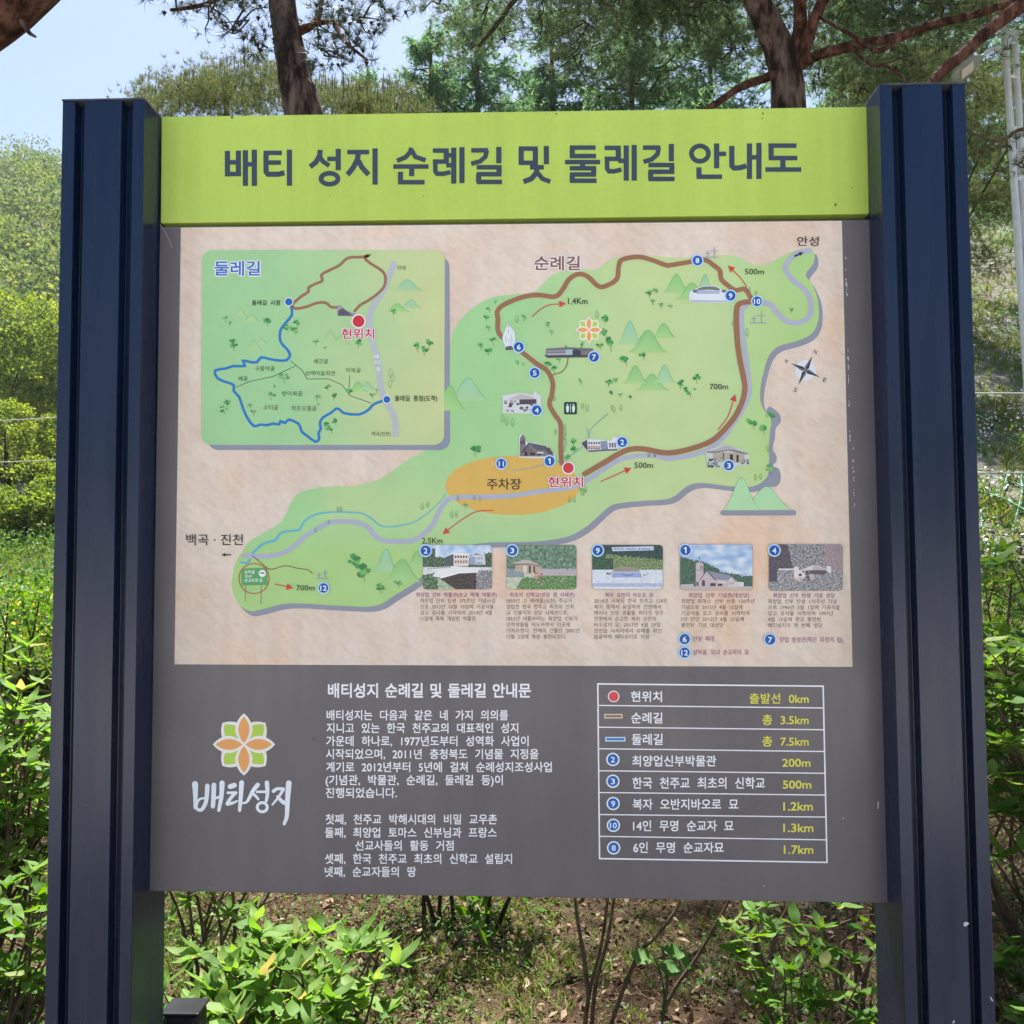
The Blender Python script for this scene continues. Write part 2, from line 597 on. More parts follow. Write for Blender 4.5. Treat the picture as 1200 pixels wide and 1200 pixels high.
for z, ps in (
    (za, [[(57, 58), (57, 161)], [(57, 151), (112, 151)], [(101, 57), (101, 160)], [(57, 104), (101, 104)], [(129, 55), (129, 199)], [(129, 112), (165, 112)], [(165, 53), (165, 199)],
          [(202, 66), (276, 66)], [(212, 60), (212, 142), (220, 152), (262, 152), (286, 146)], [(212, 105), (272, 105)], [(306, 53), (306, 198)],
          [(430, 54), (427, 78), (412, 104), (389, 122)], [(429, 84), (440, 100), (466, 118)], [(458, 90), (502, 90)], [(502, 50), (502, 136)],
          [(538, 63), (626, 63)], [(583, 66), (579, 92), (562, 126), (539, 154)], [(584, 98), (597, 124), (624, 154)], [(650, 48), (650, 194)],
          [(795, 45), (792, 62), (772, 84), (738, 98)], [(797, 56), (812, 82), (853, 96)], [(723, 121), (865, 121)], [(797, 121), (797, 160)], [(752, 142), (752, 184)], [(742, 184), (849, 184)],
          [(882, 57), (946, 57)], [(936, 57), (936, 102)], [(946, 101), (882, 101)], [(892, 101), (892, 140), (899, 150), (926, 150), (953, 143)], [(936, 76), (966, 76)], [(936, 116), (966, 116)], [(966, 45), (966, 190)], [(999, 43), (999, 188)],
          [(1036, 56), (1104, 56)], [(1099, 56), (1093, 82), (1072, 100), (1036, 110)], [(1147, 42), (1147, 108)], [(1058, 124), (1158, 124)], [(1148, 124), (1148, 153)], [(1158, 152), (1058, 152)], [(1066, 152), (1066, 184)], [(1058, 183), (1160, 183)]]),
    (zb, [[(27, 49), (104, 49)], [(37, 49), (37, 106)], [(94, 49), (94, 106)], [(27, 106), (104, 106)], [(138, 38), (138, 112)], [(72, 124), (128, 124)], [(101, 118), (98, 146), (78, 170), (46, 182)], [(101, 144), (122, 170), (154, 182)],
          [(232, 45), (336, 45)], [(242, 45), (242, 80)], [(232, 79), (338, 79)], [(213, 103), (354, 103)], [(284, 103), (284, 128)], [(232, 128), (338, 128)], [(328, 128), (328, 154)], [(338, 153), (232, 153)], [(242, 153), (242, 180)], [(232, 178), (340, 178)],
          [(372, 46), (437, 46)], [(427, 46), (427, 90)], [(437, 90), (372, 90)], [(382, 90), (382, 130), (390, 140), (412, 140), (440, 133)], [(427, 98), (459, 98)], [(459, 36), (459, 178)], [(491, 34), (491, 178)],
          [(526, 45), (596, 45)], [(590, 45), (584, 72), (562, 92), (528, 102)], [(640, 30), (640, 100)], [(548, 115), (652, 115)], [(642, 115), (642, 142)], [(652, 142), (548, 142)], [(557, 142), (557, 172)], [(548, 171), (653, 171)],
          [(822, 28), (822, 128)], [(822, 70), (860, 70)], [(751, 124), (751, 162)], [(741, 162), (844, 162)],
          [(883, 38), (883, 118), (892, 127), (915, 126), (942, 118)], [(954, 28), (954, 171)], [(954, 84), (992, 84)], [(992, 26), (992, 171)],
          [(1030, 37), (1143, 37)], [(1041, 37), (1041, 88)], [(1031, 87), (1146, 87)], [(1088, 87), (1088, 132)], [(1018, 133), (1162, 133)]])):
    for p in ps:
        xs = max(abs(p[0][0] - p[-1][0]), 1); ys = max(abs(p[0][1] - p[-1][1]), 1)
        tstroke(z, p, 21 if ys > xs else 18.5)
tell(za, 467, 170, 34, 22)
tell(zb, 755, 69, 34, 31)
for k in sorted(TI):
    TI[k].build('title_word', header)

# ---- map sheet ------------------------------------------------------
sheet = Ink()
sheet.add([(212, 266.8), (986.5, 258.8), (999, 781.5), (204.5, 778.5)], [(0, 1, 2, 3)], [lin((220, 200, 185))] * 4, 1)
sheet_o = sheet.build('parchment_sheet', mat=m_paper)
zi = Z(200, 270, 3.529); z5 = Z(520, 270, 4.615); z6 = Z(760, 270, 4.615); z7 = Z(500, 440, 4); z8 = Z(740, 440, 4)
zl = Z(200, 580, 4); zm = Z(570, 450, 7.5); zr = Z(390, 560, 7.06)

AREA = [(283, 649), (291, 636), (310, 624), (330, 611), (345, 583), (362, 574), (390, 570), (418, 569), (448, 560), (475, 541), (500, 527), (520, 505), (525, 470), (526, 430), (528, 405),
        (531, 389), (542, 372), (563, 355), (585, 347), (607, 345), (628, 341), (650, 321), (680, 316.6), (700, 316), (715, 304.7), (747, 299), (786, 302), (810, 302), (847, 299), (864, 301), (877, 308), (888, 311),
        (899, 310), (912, 303), (929, 295), (948, 291), (954, 297), (953, 309), (944, 322), (951, 333), (958, 350), (959, 374), (951, 391), (933, 400), (912, 406), (901, 417), (894, 439), (891, 455),
        (891, 470), (896, 482), (904, 492), (902, 507), (901, 527), (901, 545), (898, 560), (882, 570), (857, 570), (822, 566), (805, 570), (785, 584), (752, 587), (725, 590), (712, 595), (690, 615), (670, 627),
        (650, 632), (620, 635), (560, 637), (520, 650), (500, 668), (489, 681), (465, 696), (440, 710), (400, 710), (340, 707), (307, 714), (292, 716), (278, 705), (272, 687), (274, 667), (280, 652)]
AS = spline(AREA, 4, True)
sh = Ink()
GREY = (140, 142, 156)
sh.poly([(x + 4.5, y + 6) for x, y in AS], GREY, 2)
sh.poly(spline([(898, 480), (912, 484), (915, 494), (909, 502), (908, 515), (905, 525), (910, 535), (909, 542), (903, 546), (912, 549), (915, 560), (910, 570), (895, 571), (880, 577), (885, 560), (900, 545)], 3, True), GREY, 2)
sh.build('map_area_shadow')


def graded(pts, layer, f, I):
    tri = tessellate_polygon([[Vector((p[0], -p[1], 0)) for p in pts]])
    I.add(pts, tri, [lin(f(*p)) for p in pts], layer)


def area_col(x, y):
    # printed tint: fresh green on the left side, straw green to the middle, green again on the right
    n_ = noise.noise(Vector((x * .008, y * .008, 3.1)))
    k = max(0, min(1, (x - 600) / 160.0)) * max(0, min(1, (930 - x) / 90.0)) + n_ * .25
    k = max(k, max(0, min(1, 1 - abs(y - 590) / 60)) * .75 * (x > 380))
    if x < 360: k *= .2
    k = max(0, min(1, k))
    g, s_ = (158, 202, 142), (188, 206, 146)
    if x > 880 or y > 640: g = (166, 202, 128)
    return tuple(g[i] + (s_[i] - g[i]) * k for i in range(3))


def grid_fill(outline, layer, f, name, n=26):
    """fills an outline with a fine triangulation so a printed tint can vary inside it"""
    import bmesh
    bm = bmesh.new()
    vs = [bm.verts.new((x, -y, 0)) for x, y in outline]
    bm.faces.new(vs)
    x0 = min(p[0] for p in outline); x1 = max(p[0] for p in outline)
    y0 = min(p[1] for p in outline); y1 = max(p[1] for p in outline)
    st = max(x1 - x0, y1 - y0) / n
    x = x0 + st * .5
    while x < x1:
        bmesh.ops.bisect_plane(bm, geom=bm.verts[:] + bm.edges[:] + bm.faces[:], plane_co=(x, 0, 0), plane_no=(1, 0, 0)); x += st
    y = y0 + st * .5
    while y < y1:
        bmesh.ops.bisect_plane(bm, geom=bm.verts[:] + bm.edges[:] + bm.faces[:], plane_co=(0, -y, 0), plane_no=(0, 1, 0)); y += st
    bmesh.ops.triangulate(bm, faces=bm.faces[:])
    bm.verts.index_update()
    pts = [(v.co.x, -v.co.y) for v in bm.verts]
    I = Ink()
    I.add(pts, [tuple(v.index for v in fc.verts) for fc in bm.faces], [lin(f(*p)) for p in pts], layer)
    bm.free()
    return I.build(name)


grid_fill(AS, 3, area_col, 'map_area')
# parking area
I = Ink()
I.disc(601, 569, 79, (212, 172, 88), 4, 48, 34.5)
I.build('parking_area')
text('주차장', 570.7, 610.7, 561, 573.7, (70, 52, 40), 8, .012)


def rrect(x0, y0, x1, y1, r, n=6, skew=0.0):
    pts = []
    for cx, cy, a0 in ((x1 - r, y0 + r, -90), (x1 - r, y1 - r, 0), (x0 + r, y1 - r, 90), (x0 + r, y0 + r, 180)):
        for k in range(n + 1):
            a = math.radians(a0 + 90 * k / n)
            x = cx + r * math.cos(a); y = cy + r * math.sin(a)
            pts.append((x + skew * (y - y0) / (y1 - y0), y))
    return pts


I = Ink(); I.poly(rrect(243, 301, 526.5, 527.5, 12, skew=1), (138, 142, 158), 5); I.build('inset_shadow')


def inset_col(x, y):
    k = max(0, min(1, (x - 330) / 190.0 + noise.noise(Vector((x * .01, y * .01, 0))) * .3))
    a, c = (156, 200, 146), (194, 202, 146)
    return tuple(a[i] + (c[i] - a[i]) * k for i in range(3))


grid_fill(rrect(237, 293.5, 521.5, 521.5, 12, skew=-1), 6, inset_col, 'inset_map', 16)

# roads, rivers, routes
ROAD = (168, 172, 190)
I = Ink()
I.stroke([(286, 651), (304, 652), (320, 651.3), (335, 646.7), (347, 638.7), (358.7, 628), (370, 621), (385, 613), (400, 611), (420, 613), (432.5, 618.7), (440, 628.7), (452.5, 634), (477.5, 634.5), (490, 630.5), (506, 617), (513, 602.5), (520, 591), (532, 583), (565, 582.5), (600, 581),
          (632.5, 576), (670, 571), (695, 558.7), (715, 545), (735, 536), (765, 534), (785, 537.5), (822.5, 530), (845, 515), (865, 487.5), (876, 468), (878, 454), (875, 426), (869.4, 389), (869.4, 365), (875, 357.7)], 5.6, ROAD, 5, smooth=4)
I.stroke([(890, 353.4), (903, 357.7), (912, 368.6), (922.5, 377), (937.7, 378), (948.5, 369.7), (949.6, 354.5), (944, 341.5), (929, 328.5), (920.3, 315.5), (924.7, 304.7), (935.5, 297), (948.5, 294)], 6.2, ROAD, 5, smooth=4)
I.build('printed_road')
I = Ink()
I.stroke(zi([(928, 130), (900, 200), (880, 250), (835, 320), (822, 360), (825, 430), (850, 510), (862, 580), (870, 650), (885, 700), (910, 740), (930, 790), (930, 855)]), 7.2, (176, 182, 186), 7, smooth=4, caps=False)
I.build('printed_road')
I = Ink()
BR = (150, 104, 78)
I.stroke([(658, 543), (657, 525), (657, 498), (650, 486), (644, 474), (647, 461), (647.4, 447.7), (641, 434.7), (628.3, 426), (613, 414), (593.7, 400), (584, 389), (583.5, 374), (583, 365), (591.5, 356.7), (613, 348.4), (630.5, 346), (650, 348), (658.7, 340.4), (667, 327.4),
          (678, 321.6), (689, 324.6), (700, 335), (708.5, 336), (722.6, 327.4), (724.8, 313.3), (729, 304.7), (747.5, 301.4), (762.7, 304.7), (780, 311), (786, 311), (807.7, 307.3), (825, 304.7), (835.8, 311), (843.4, 317.7), (845, 327.4), (853, 335), (861.8, 340.4), (872.7, 339.3), (880, 350)], 5.4, BR, 7, smooth=4)
I.build('pilgrimage_route')
I = Ink()
I.stroke([(883, 353.4), (868, 355.6), (863, 363), (863, 389), (866, 417), (872, 447.7), (872.5, 458), (869, 472.5), (860, 490), (845, 507.5), (832.5, 517.5), (810, 526), (782.5, 531), (755, 526.5), (740, 526.5), (727, 531), (707.5, 542.5), (685, 555.5)], 6.2, BR, 7.3, smooth=4)
I.build('pilgrimage_route')
I = Ink()
I.stroke(z5([(672, 690), (665, 730), (640, 765), (590, 782)]), 1.0, (120, 70, 50), 7, smooth=4)
I.build('side_route')
I = Ink()
I.stroke(zl([(385, 285), (450, 340), (480, 348), (540, 332), (600, 345), (640, 350), (665, 367)]), .9, (130, 80, 60), 7, smooth=4)
I.build('side_route')
I = Ink()
B3 = (150, 108, 84)
I.stroke(zi([(500, 310), (540, 275), (570, 255), (572, 238), (600, 222), (628, 210), (625, 185), (660, 165), (700, 145), (735, 115), (790, 112), (822, 104), (805, 117), (830, 140), (870, 165), (888, 190), (885, 230), (860, 260), (820, 290), (785, 310), (762, 335)]), 3.3, B3, 8, smooth=3)
I.build('pilgrimage_route')
I = Ink()
I.stroke(zi([(502, 312), (520, 325), (570, 315), (600, 303), (640, 300), (665, 318), (695, 320)]), 3.3, B3, 8, smooth=3)
I.build('pilgrimage_route')
BLUE = (40, 118, 186)
BR_ = zi([(500, 320), (503, 350), (480, 380), (455, 415), (455, 460), (480, 490), (495, 515), (480, 538), (440, 538), (405, 532), (375, 526), (358, 546), (330, 545), (300, 540), (308, 562), (260, 562), (230, 572), (185, 580), (195, 612), (230, 628), (262, 640), (262, 665), (285, 690), (300, 735), (318, 775), (345, 810),
          (372, 804), (400, 806), (425, 800), (450, 803), (455, 790), (475, 797), (490, 783), (530, 800), (540, 825), (548, 838), (565, 850), (600, 875), (615, 862), (612, 840), (622, 820), (618, 800), (630, 775), (665, 755), (685, 738), (700, 742), (720, 757), (780, 762), (820, 742), (840, 720), (880, 705)])
I = Ink()
I.stroke(BR_, 3.0, BLUE, 8, smooth=2)
I.build('trail_route')
I = Ink()
RV = (86, 172, 206)
I.stroke([(296, 648.5), (309.3, 637.3), (322.7, 633), (329.3, 624.7), (342.7, 622), (351, 620.5), (360, 608), (380, 601), (420, 601), (435, 607.5), (450, 617.5), (480, 613.7), (495, 606), (511.8, 592), (523, 578.4)], 2.6, RV, 6, smooth=4, w1=.7)
I.stroke([(282.7, 658.7), (289.3, 660), (293, 656)], 2.2, RV, 6, smooth=3)
I.stroke([(598.7, 551.7), (620, 549), (640, 544), (660, 538.7), (680, 526), (690, 512.5), (692.5, 502.5), (712.5, 485)], .9, (130, 168, 176), 6, smooth=3)
I.stroke([(690, 512), (687, 500)], .6, (130, 168, 176), 6)
I.build('printed_river')
I = Ink()
DK = (70, 84, 66)
for l in ([(497, 540), (545, 580), (565, 615), (655, 615), (710, 640), (745, 685), (830, 715)], [(520, 560), (425, 605), (330, 625), (270, 650)], [(742, 600), (738, 655)]):
    I.stroke(zi(l), .75, DK, 7, caps=False)
I.build('printed_footpath')


# mountains ----------------------------------------------------------
def hill(I0, z, s, cx, base, hw, h, tone, layer=5, skew=0.0):
    n_ = 14
    hill.n = getattr(hill, 'n', 0) + 1
    layer = layer + (hill.n % 6) * .13
    I = Ink()
    ct = {'g': ((136, 190, 118), (164, 204, 134)), 't': ((146, 196, 160), (168, 202, 152)), 'f': ((160, 200, 140), (172, 202, 142)), 'p': ((168, 210, 164), (172, 212, 160))}[tone]
    pts, cols = [], []
    for i in range(n_ + 1):
        a = -1 + 2 * i / n_
        yy = h * math.exp(-(a * 1.75) ** 2) - h * math.exp(-3.06) * abs(a)
        x = cx + a * hw + skew * yy
        for k in (0, 1):
            pts.append(z(x, base - yy * (1 - k) - (0 if k == 0 else 0)))
            q = 1 - yy / h if k == 0 else 1
            q = min(1, max(0, q * .5 + (k * .5)))
            cols.append(lin(tuple(ct[0][j] + (ct[1][j] - ct[0][j]) * q for j in range(3))))
    fs = [(2 * i, 2 * i + 2, 2 * i + 3, 2 * i + 1) for i in range(n_)]
    I.add(pts, fs, cols, layer)
    I.stroke([pts[2 * i] for i in range(3, n_ + 1)], .35, (96, 160, 104), layer + .05, caps=False)
    I.build('printed_mountain')


I = Ink()
z3 = Z(660, 340, 7.5)
for a in ((585, 480, 110, 210, 't'), (885, 420, 105, 125, 'g'), (740, 550, 175, 198, 'g'), (890, 815, 95, 160, 't'), (635, 822, 110, 160, 'g'), (780, 885, 155, 150, 'g')):
    hill(I, z3, 7.5, *a)
for a in ((305, 345, 52, 108, 't'), (150, 340, 75, 105, 'g'), (235, 375, 95, 92, 'g'), (80, 580, 65, 78, 'g'), (0, 660, 100, 120, 'g')):
    hill(I, z6, 4.6, *a)
for a in ((195, 120, 100, 108, 't'), (110, 165, 75, 120, 'g')):
    hill(I, z7, 4, *a)
for a in ((440, 780, 100, 195, 't'), (700, 735, 90, 130, 'g'), (575, 860, 165, 190, 'g'),):
    hill(I, zr, 7, *a)
I = Ink()
for a in ((290, 358, 28, 38, 'f'), (335, 378, 36, 30, 'f'), (345, 497, 36, 42, 'f'), (378, 470, 22, 25, 'f'), (660, 458, 36, 42, 'f'), (703, 472, 42, 34, 'f'), (980, 250, 62, 46, 't'), (995, 322, 46, 35, 't'), (938, 338, 52, 35, 'g'), (775, 668, 40, 42, 'g'), (812, 658, 34, 30, 't')):
    hill(I, zi, 3.5, *a, layer=7)
I = Ink()
I.stroke([(847, 601), (930, 601)], 6.4, GREY, 3)
I.build('mountain_shadow')
zz = Z(800, 480, 7.5)
hill(I, zz, 7.5, 735, 880, 235, 205, 'p', 4); hill(I, zz, 7.5, 515, 885, 170, 290, 'p', 5)


# tree symbols -------------------------------------------------------
def tree_sym(I, x, y, r, layer=6, tone=0):
    r *= 1.3
    g = [((74, 150, 84), (112, 180, 100), (60, 128, 74)), ((112, 168, 108), (134, 186, 118), (96, 150, 98))][tone]
    k = rnd.randint(5, 7)
    for i in range(k):
        a = rnd.uniform(0, 6.28); q = rnd.uniform(0, .7)
        cx, cy = x + r * q * math.cos(a), y + r * .8 * q * math.sin(a) * .9
        rr = r * rnd.uniform(.22, .42)
        n_ = 9
        pts = [(cx + rr * rnd.uniform(.6, 1.25) * math.cos(6.283 * j / n_), cy + rr * .75 * rnd.uniform(.6, 1.2) * math.sin(6.283 * j / n_)) for j in range(n_)]
        I.poly(pts, g[i % 3], layer + (i % 2) * .5)
    I.stroke([(x, y + r * .3), (x + r * .1, y + r)], .45, (110, 96, 60), layer - .4, caps=False)


I = Ink()
for x, y, r, to in ((1110, 338, 24, 0), (1148, 322, 18, 1), (1130, 385, 18, 1), (1176, 400, 18, 1), (228, 465, 24, 0), (247, 425, 18, 0), (280, 385, 14, 1), (244, 525, 18, 1), (200, 620, 27, 0), (266, 598, 24, 0), (240, 648, 26, 0),
                    (433, 468, 22, 1), (566, 508, 18, 1), (580, 548, 18, 1), (872, 474, 26, 0), (875, 545, 36, 0), (900, 605, 48, 0), (845, 620, 24, 0), (745, 615, 18, 1), (560, 718, 26, 0), (597, 742, 26, 0), (625, 700, 16, 0), (400, 712, 16, 1), (428, 722, 10, 1),
                    (985, 697, 32, 0), (1080, 675, 24, 0), (740, 812, 20, 1), (890, 825, 22, 0), (928, 808, 16, 1), (908, 876, 16, 0), (955, 888, 14, 0), (1008, 898, 14, 0)):
    px = z5(x, y); tree_sym(I, px[0], px[1], r / 4.615 * .9, 6, to)
for x, y, r, to in ((5, 335, 16, 0), (38, 322, 16, 1), (20, 385, 16, 1), (66, 400, 14, 1), (120, 408, 14, 1), (170, 828, 30, 0), (258, 797, 28, 0), (224, 865, 34, 0), (768, 428, 18, 1)):
    px = z6(x, y); tree_sym(I, px[0], px[1], r / 4.615 * .9, 6, to)
for x, y, r, to in ((570, 217, 30, 0), (655, 188, 28, 0), (618, 245, 30, 0), (650, 436, 26, 1)):
    px = z8(x, y); tree_sym(I, px[0], px[1], r / 4 * .9, 6, to)
for x, y, r, to in ((225, 345, 34, 0), (686, 310, 24, 0), (688, 345, 20, 0), (655, 385, 18, 0), (735, 540, 20, 1), (180, 605, 20, 1)):
    px = z7(x, y); tree_sym(I, px[0], px[1], r / 4 * .9, 6.5, to)
for x, y, r, to in ((870, 300, 44, 0), (905, 355, 44, 0), (985, 432, 26, 0), (1068, 413, 20, 1)):
    px = zl(x, y); tree_sym(I, px[0], px[1], r / 4 * .9, 6, to)
tag(I.build('printed_trees'), kind='stuff')
I = Ink()
for x, y, r, to in ((228, 363, 16, 1), (245, 385, 12, 1), (400, 372, 22, 0), (255, 458, 20, 0), (262, 480, 16, 0), (485, 400, 20, 0), (525, 384, 18, 0), (515, 414, 18, 0), (600, 460, 16, 1), (640, 485, 8, 1), (775, 465, 22, 0), (920, 335, 16, 0), (1020, 480, 22, 0), (1068, 465, 18, 0), (1048, 495, 20, 0), (470, 608, 22, 1),
                    (415, 680, 20, 0), (605, 685, 18, 1), (650, 646, 16, 0), (675, 685, 18, 0), (735, 665, 18, 0), (222, 738, 20, 0), (235, 712, 16, 0), (330, 722, 14, 1), (345, 752, 14, 1), (683, 787, 18, 0), (640, 805, 18, 0), (665, 820, 18, 0), (835, 680, 14, 1), (852, 660, 10, 1), (430, 645, 8, 1), (612, 718, 8, 1)):
    px = zi(x, y); tree_sym(I, px[0], px[1], r / 3.53 * .9, 8, to)
tag(I.build('printed_trees'), kind='stuff')
# outlined little poplars
I = Ink()


def poplar(x, y, h):
    pts = [(x, y - h / 2), (x + h * .22, y - h * .1), (x + h * .18, y + h * .3), (x, y + h / 2), (x - h * .2, y + h * .3), (x - h * .22, y - h * .1)]
    I.stroke(spline(pts, 3, True), .35, (92, 140, 88), 6.2, closed=True)
    I.stroke([(x, y - h * .1), (x, y + h * .6)], .3, (92, 140, 88), 6.2, caps=False)


for z, l in ((z7, [(730, 143, 26), (752, 152, 34), (878, 158, 30), (910, 152, 26), (868, 150, 20), (356, 200, 36), (375, 215, 36), (404, 220, 36), (604, 264, 22), (599, 108, 22), (648, 240, 24), (650, 265, 26), (648, 290, 24), (650, 318, 30), (645, 345, 22), (148, 575, 22), (224, 572, 22), (250, 578, 20), (118, 652, 30), (140, 650, 24),
                  (670, 582, 28), (692, 580, 28), (728, 545, 36), (742, 532, 32), (5, 605, 26), (1040, 372, 18), (1070, 375, 18)]),
             (z6, [(545, 320, 22), (580, 338, 24), (455, 505, 26), (532, 550, 42)]), (z8, [(640, 342, 30), (655, 432, 36), (580, 478, 28), (605, 474, 26), (85, 375, 14), (108, 375, 14)]),
             (zl, [(785, 65, 22), (800, 65, 22), (742, 125, 18), (680, 165, 22), (1180, 55, 30)]), (zi, [(910, 590, 36), (920, 610, 30), (908, 635, 32)]), (z5, [(828, 455, 40), (395, 480, 40), (745, 625, 20)])):
    for x, y, h in l:
        p = z(x, y); sc_ = {z7: 4, z6: 4.6, z8: 4, zl: 4, zi: 3.5, z5: 4.6}[z]
        poplar(p[0], p[1], h / sc_)
tag(I.build('printed_poplars'), kind='stuff')

# arrows --------------------------------------------------------------
RED = (200, 66, 62)


def arrow(pts, head=6.5, col=RED, wd=1.1):
    I = Ink()
    sp_ = spline(pts, 5) if len(pts) > 2 else pts
    I.stroke(sp_, wd, col, 8, caps=False)
    a, e = Vector(sp_[-2]), Vector(sp_[-1])
    d = (e - a).normalized(); n_ = Vector((-d.y, d.x))
    tip = e + d * head
    I.poly([tuple(tip), tuple(e + n_ * head * .5), tuple(e - n_ * head * .5)], col, 8.3)
    I.build('direction_arrow')


arrow(z5([(478, 470), (520, 430), (570, 405), (625, 400)]), 8)
arrow(z6([(530, 308), (500, 262), (455, 217)]), 8)
arrow(z8([(405, 255), (450, 195), (476, 120)]), 8)
arrow(z7([(815, 498), (930, 447)]), 8)
arrow(z7([(315, 632), (230, 640), (160, 680), (100, 725)]), 8)
arrow(zl([(488, 417), (545, 430)]), 8)
arrow(z6([(787, 142), (815, 130)]), 5, (50, 50, 60), 2.0)
arrow(zl([(285, 281), (258, 281)]), 4.5, (60, 48, 46), 1.4)


# number badges --------------------------------------------------------
def badge(x, y, r, s, ring=(176, 206, 236), fill=(30, 84, 158), txt=(225, 236, 248), layer=10):
    I = Ink()
    I.disc(x, y, r, ring, layer)
    I.disc(x, y, r * .78, fill, layer + .6)
    I.build('number_badge')
    if s == '1':
        I2 = Ink()
        I2.poly([(x - r * .02, y - r * .46), (x + r * .16, y - r * .46), (x + r * .16, y + r * .46), (x - r * .05, y + r * .46), (x - r * .05, y - r * .22), (x - r * .26, y - r * .14), (x - r * .26, y - r * .30), (x - r * .12, y - r * .36)], txt, layer + 1.2)
        I2.build('badge_number')
        return
    h = r * .86; wv = r * (.58 if len(s) == 1 else 1.0)
    if s == '1': wv *= .85
    if s == '11': wv *= .8
    text(s, x - wv / 2, x + wv / 2, y - h / 2, y + h / 2, txt, layer + 1.2, .022, name='badge_number')


for x, y, s in ((608, 407, '6'), (626.6, 437.3, '5'), (696, 418.6, '7'), (817, 305.8, '8'), (855.8, 347, '9'), (886.8, 353.6, '10'), (629, 481, '4'), (587.5, 543.5, '11'), (644, 540.5, '1'), (729, 518.3, '2'), (853.7, 545.7, '3'), (379.5, 689, '12')):
    badge(x, y, 7.2, s)
for x, y, s in ((499, 645.3, '2'), (600.3, 645, '3'), (700.4, 645, '9'), (803, 644.6, '1'), (907, 645, '4'), (802, 748.8, '6'), (802, 764.6, '12'), (902, 749.3, '7')):
    badge(x, y, 7.6, s)


def dot(x, y, r, col, layer=9):
    I = Ink(); I.disc(x, y, r * 1.22, (232, 226, 228), layer); I.disc(x, y, r, col, layer + .6); I.build('map_dot')


dot(*zi(490, 297), 4.3, (36, 100, 178)); dot(*zi(895, 700), 4.1, (36, 100, 178)); dot(*zi(778, 377), 6.9, (196, 48, 62)); dot(666, 548.5, 6.2, (196, 60, 66))

# map captions ----------------------------------------------------------
WH = (236, 232, 236)


def zt(z, s, x0, x1, y0, y1, col, **k):
    a = z(x0, y0); b_ = z(x1, y1)
    text(s, a[0], b_[0], a[1], b_[1], col, **k)


zt(zi, '둘레길', 183, 370, 129, 188, (60, 112, 184), layer=9, bold=.035, halo=(WH, .045), name='inset_title')
zt(zi, '현위치', 710, 842, 408, 450, (190, 46, 70), layer=12, bold=.03, halo=(WH, .05))
text('현위치', 642.5, 683, 558.8, 571, (190, 46, 70), 12, .03, halo=(WH, .05))
zt(z5, '순례길', 490, 735, 142, 217, (132, 92, 78), layer=8, bold=.035, halo=(WH, .045), name='map_title')
zt(zi, '둘레길 시점', 338, 453, 290, 311, (40, 50, 40), layer=9, bold=.02, sp=2)
zt(zi, '둘레길 종점(도착)', 928, 1103, 684, 707, (40, 50, 40), layer=9, bold=.02, sp=2)
MC = (72, 92, 66)
for s, x0, x1, y0, y1 in (('안성', 938, 972, 147, 165), ('쇄강골', 592, 652, 532, 553), ('구름박골', 350, 432, 562, 583), ('상백마을회관', 558, 682, 582, 602), ('이북골', 726, 787, 569, 590), ('배골', 282, 320, 604, 624), ('방아북골', 462, 546, 665, 687), ('소터골', 385, 446, 722, 743), ('작은오름골', 500, 605, 726, 748), ('백곡(진천)', 833, 910, 833, 852)):
    zt(zi, s, x0, x1, y0, y1, MC, layer=9)
for s, x, y in (('배', 852, 523), ('티', 856, 547), ('로', 860, 574)):
    zt(zi, s, x - 9, x + 9, y - 9, y + 9, (236, 238, 240), layer=9)
text('안성', 934, 959, 277.6, 288.6, (60, 50, 50), 8, .01)
text('백곡 · 진천', 218.7, 285, 626, 639, (60, 50, 48), 8, .008)
for s, a in (('1,4Km', (665.6, 688.4, 349, 356.7)), ('500m', (872.7, 895, 315, 322)), ('700m', (831.5, 853, 449.6, 456.6)), ('500m', (743.4, 765.2, 541.5, 548.7)), ('2,5Km', (494.7, 518.6, 630, 637)), ('700m', (347.5, 369, 685.3, 692))):
    text(s, *a, (36, 44, 40), 8.5, .004, name='distance_label')

# compass, crosses, toilets, flower --------------------------------------
I = Ink()
c = z6(848, 757)
I.disc(c[0], c[1], 12.2, (214, 216, 224), 3)
for k, L in enumerate((19, 19, 19, 19)):
    a = math.radians(-64 + 90 * k)
    d = Vector((math.cos(a), math.sin(a))); n_ = Vector((-d.y, d.x)); cc = Vector(c)
    I.poly([tuple(cc), tuple(cc + d * 3.5 + n_ * 2.6), tuple(cc + d * L)], (44, 46, 54), 4)
    I.poly([tuple(cc), tuple(cc + d * L), tuple(cc + d * 3.5 - n_ * 2.6)], (96, 98, 106), 4.2)
I.build('compass_rose')
for s, x, y in (('N', 902, 657), ('W', 745, 708), ('S', 795, 862), ('E', 953, 810)):
    p = z6(x, y)
    text(s, p[0] - 2, p[0] + 2, p[1] - 2.6, p[1] + 2.6, (80, 76, 76), 4, rot=(p[0], p[1], math.radians(25)))


def crosses(z, s, x, y):
    I = Ink()
    c1 = (142, 154, 178)
    for dx, h, wv in ((18, 64, 26), (-22, 40, 16)):
        I.stroke([z(x + dx, y), z(x + dx, y - h)], .9, c1, 6.4, caps=False)
        I.stroke([z(x + dx - wv * .9, y - h * .62), z(x + dx + wv * .9, y - h * .62)], .8, c1, 6.7, caps=False)
    I.stroke([z(x - 45, y), z(x + 48, y)], .9, c1, 7.0, caps=False)
    I.build('cross_symbol')


zc = Z(800, 280, 7.5)
crosses(Z(800, 280, 5.2), 5.2, 174, 115); crosses(z6, 4.6, 592, 502); crosses(Z(260, 620, 6), 6, 708, 348)


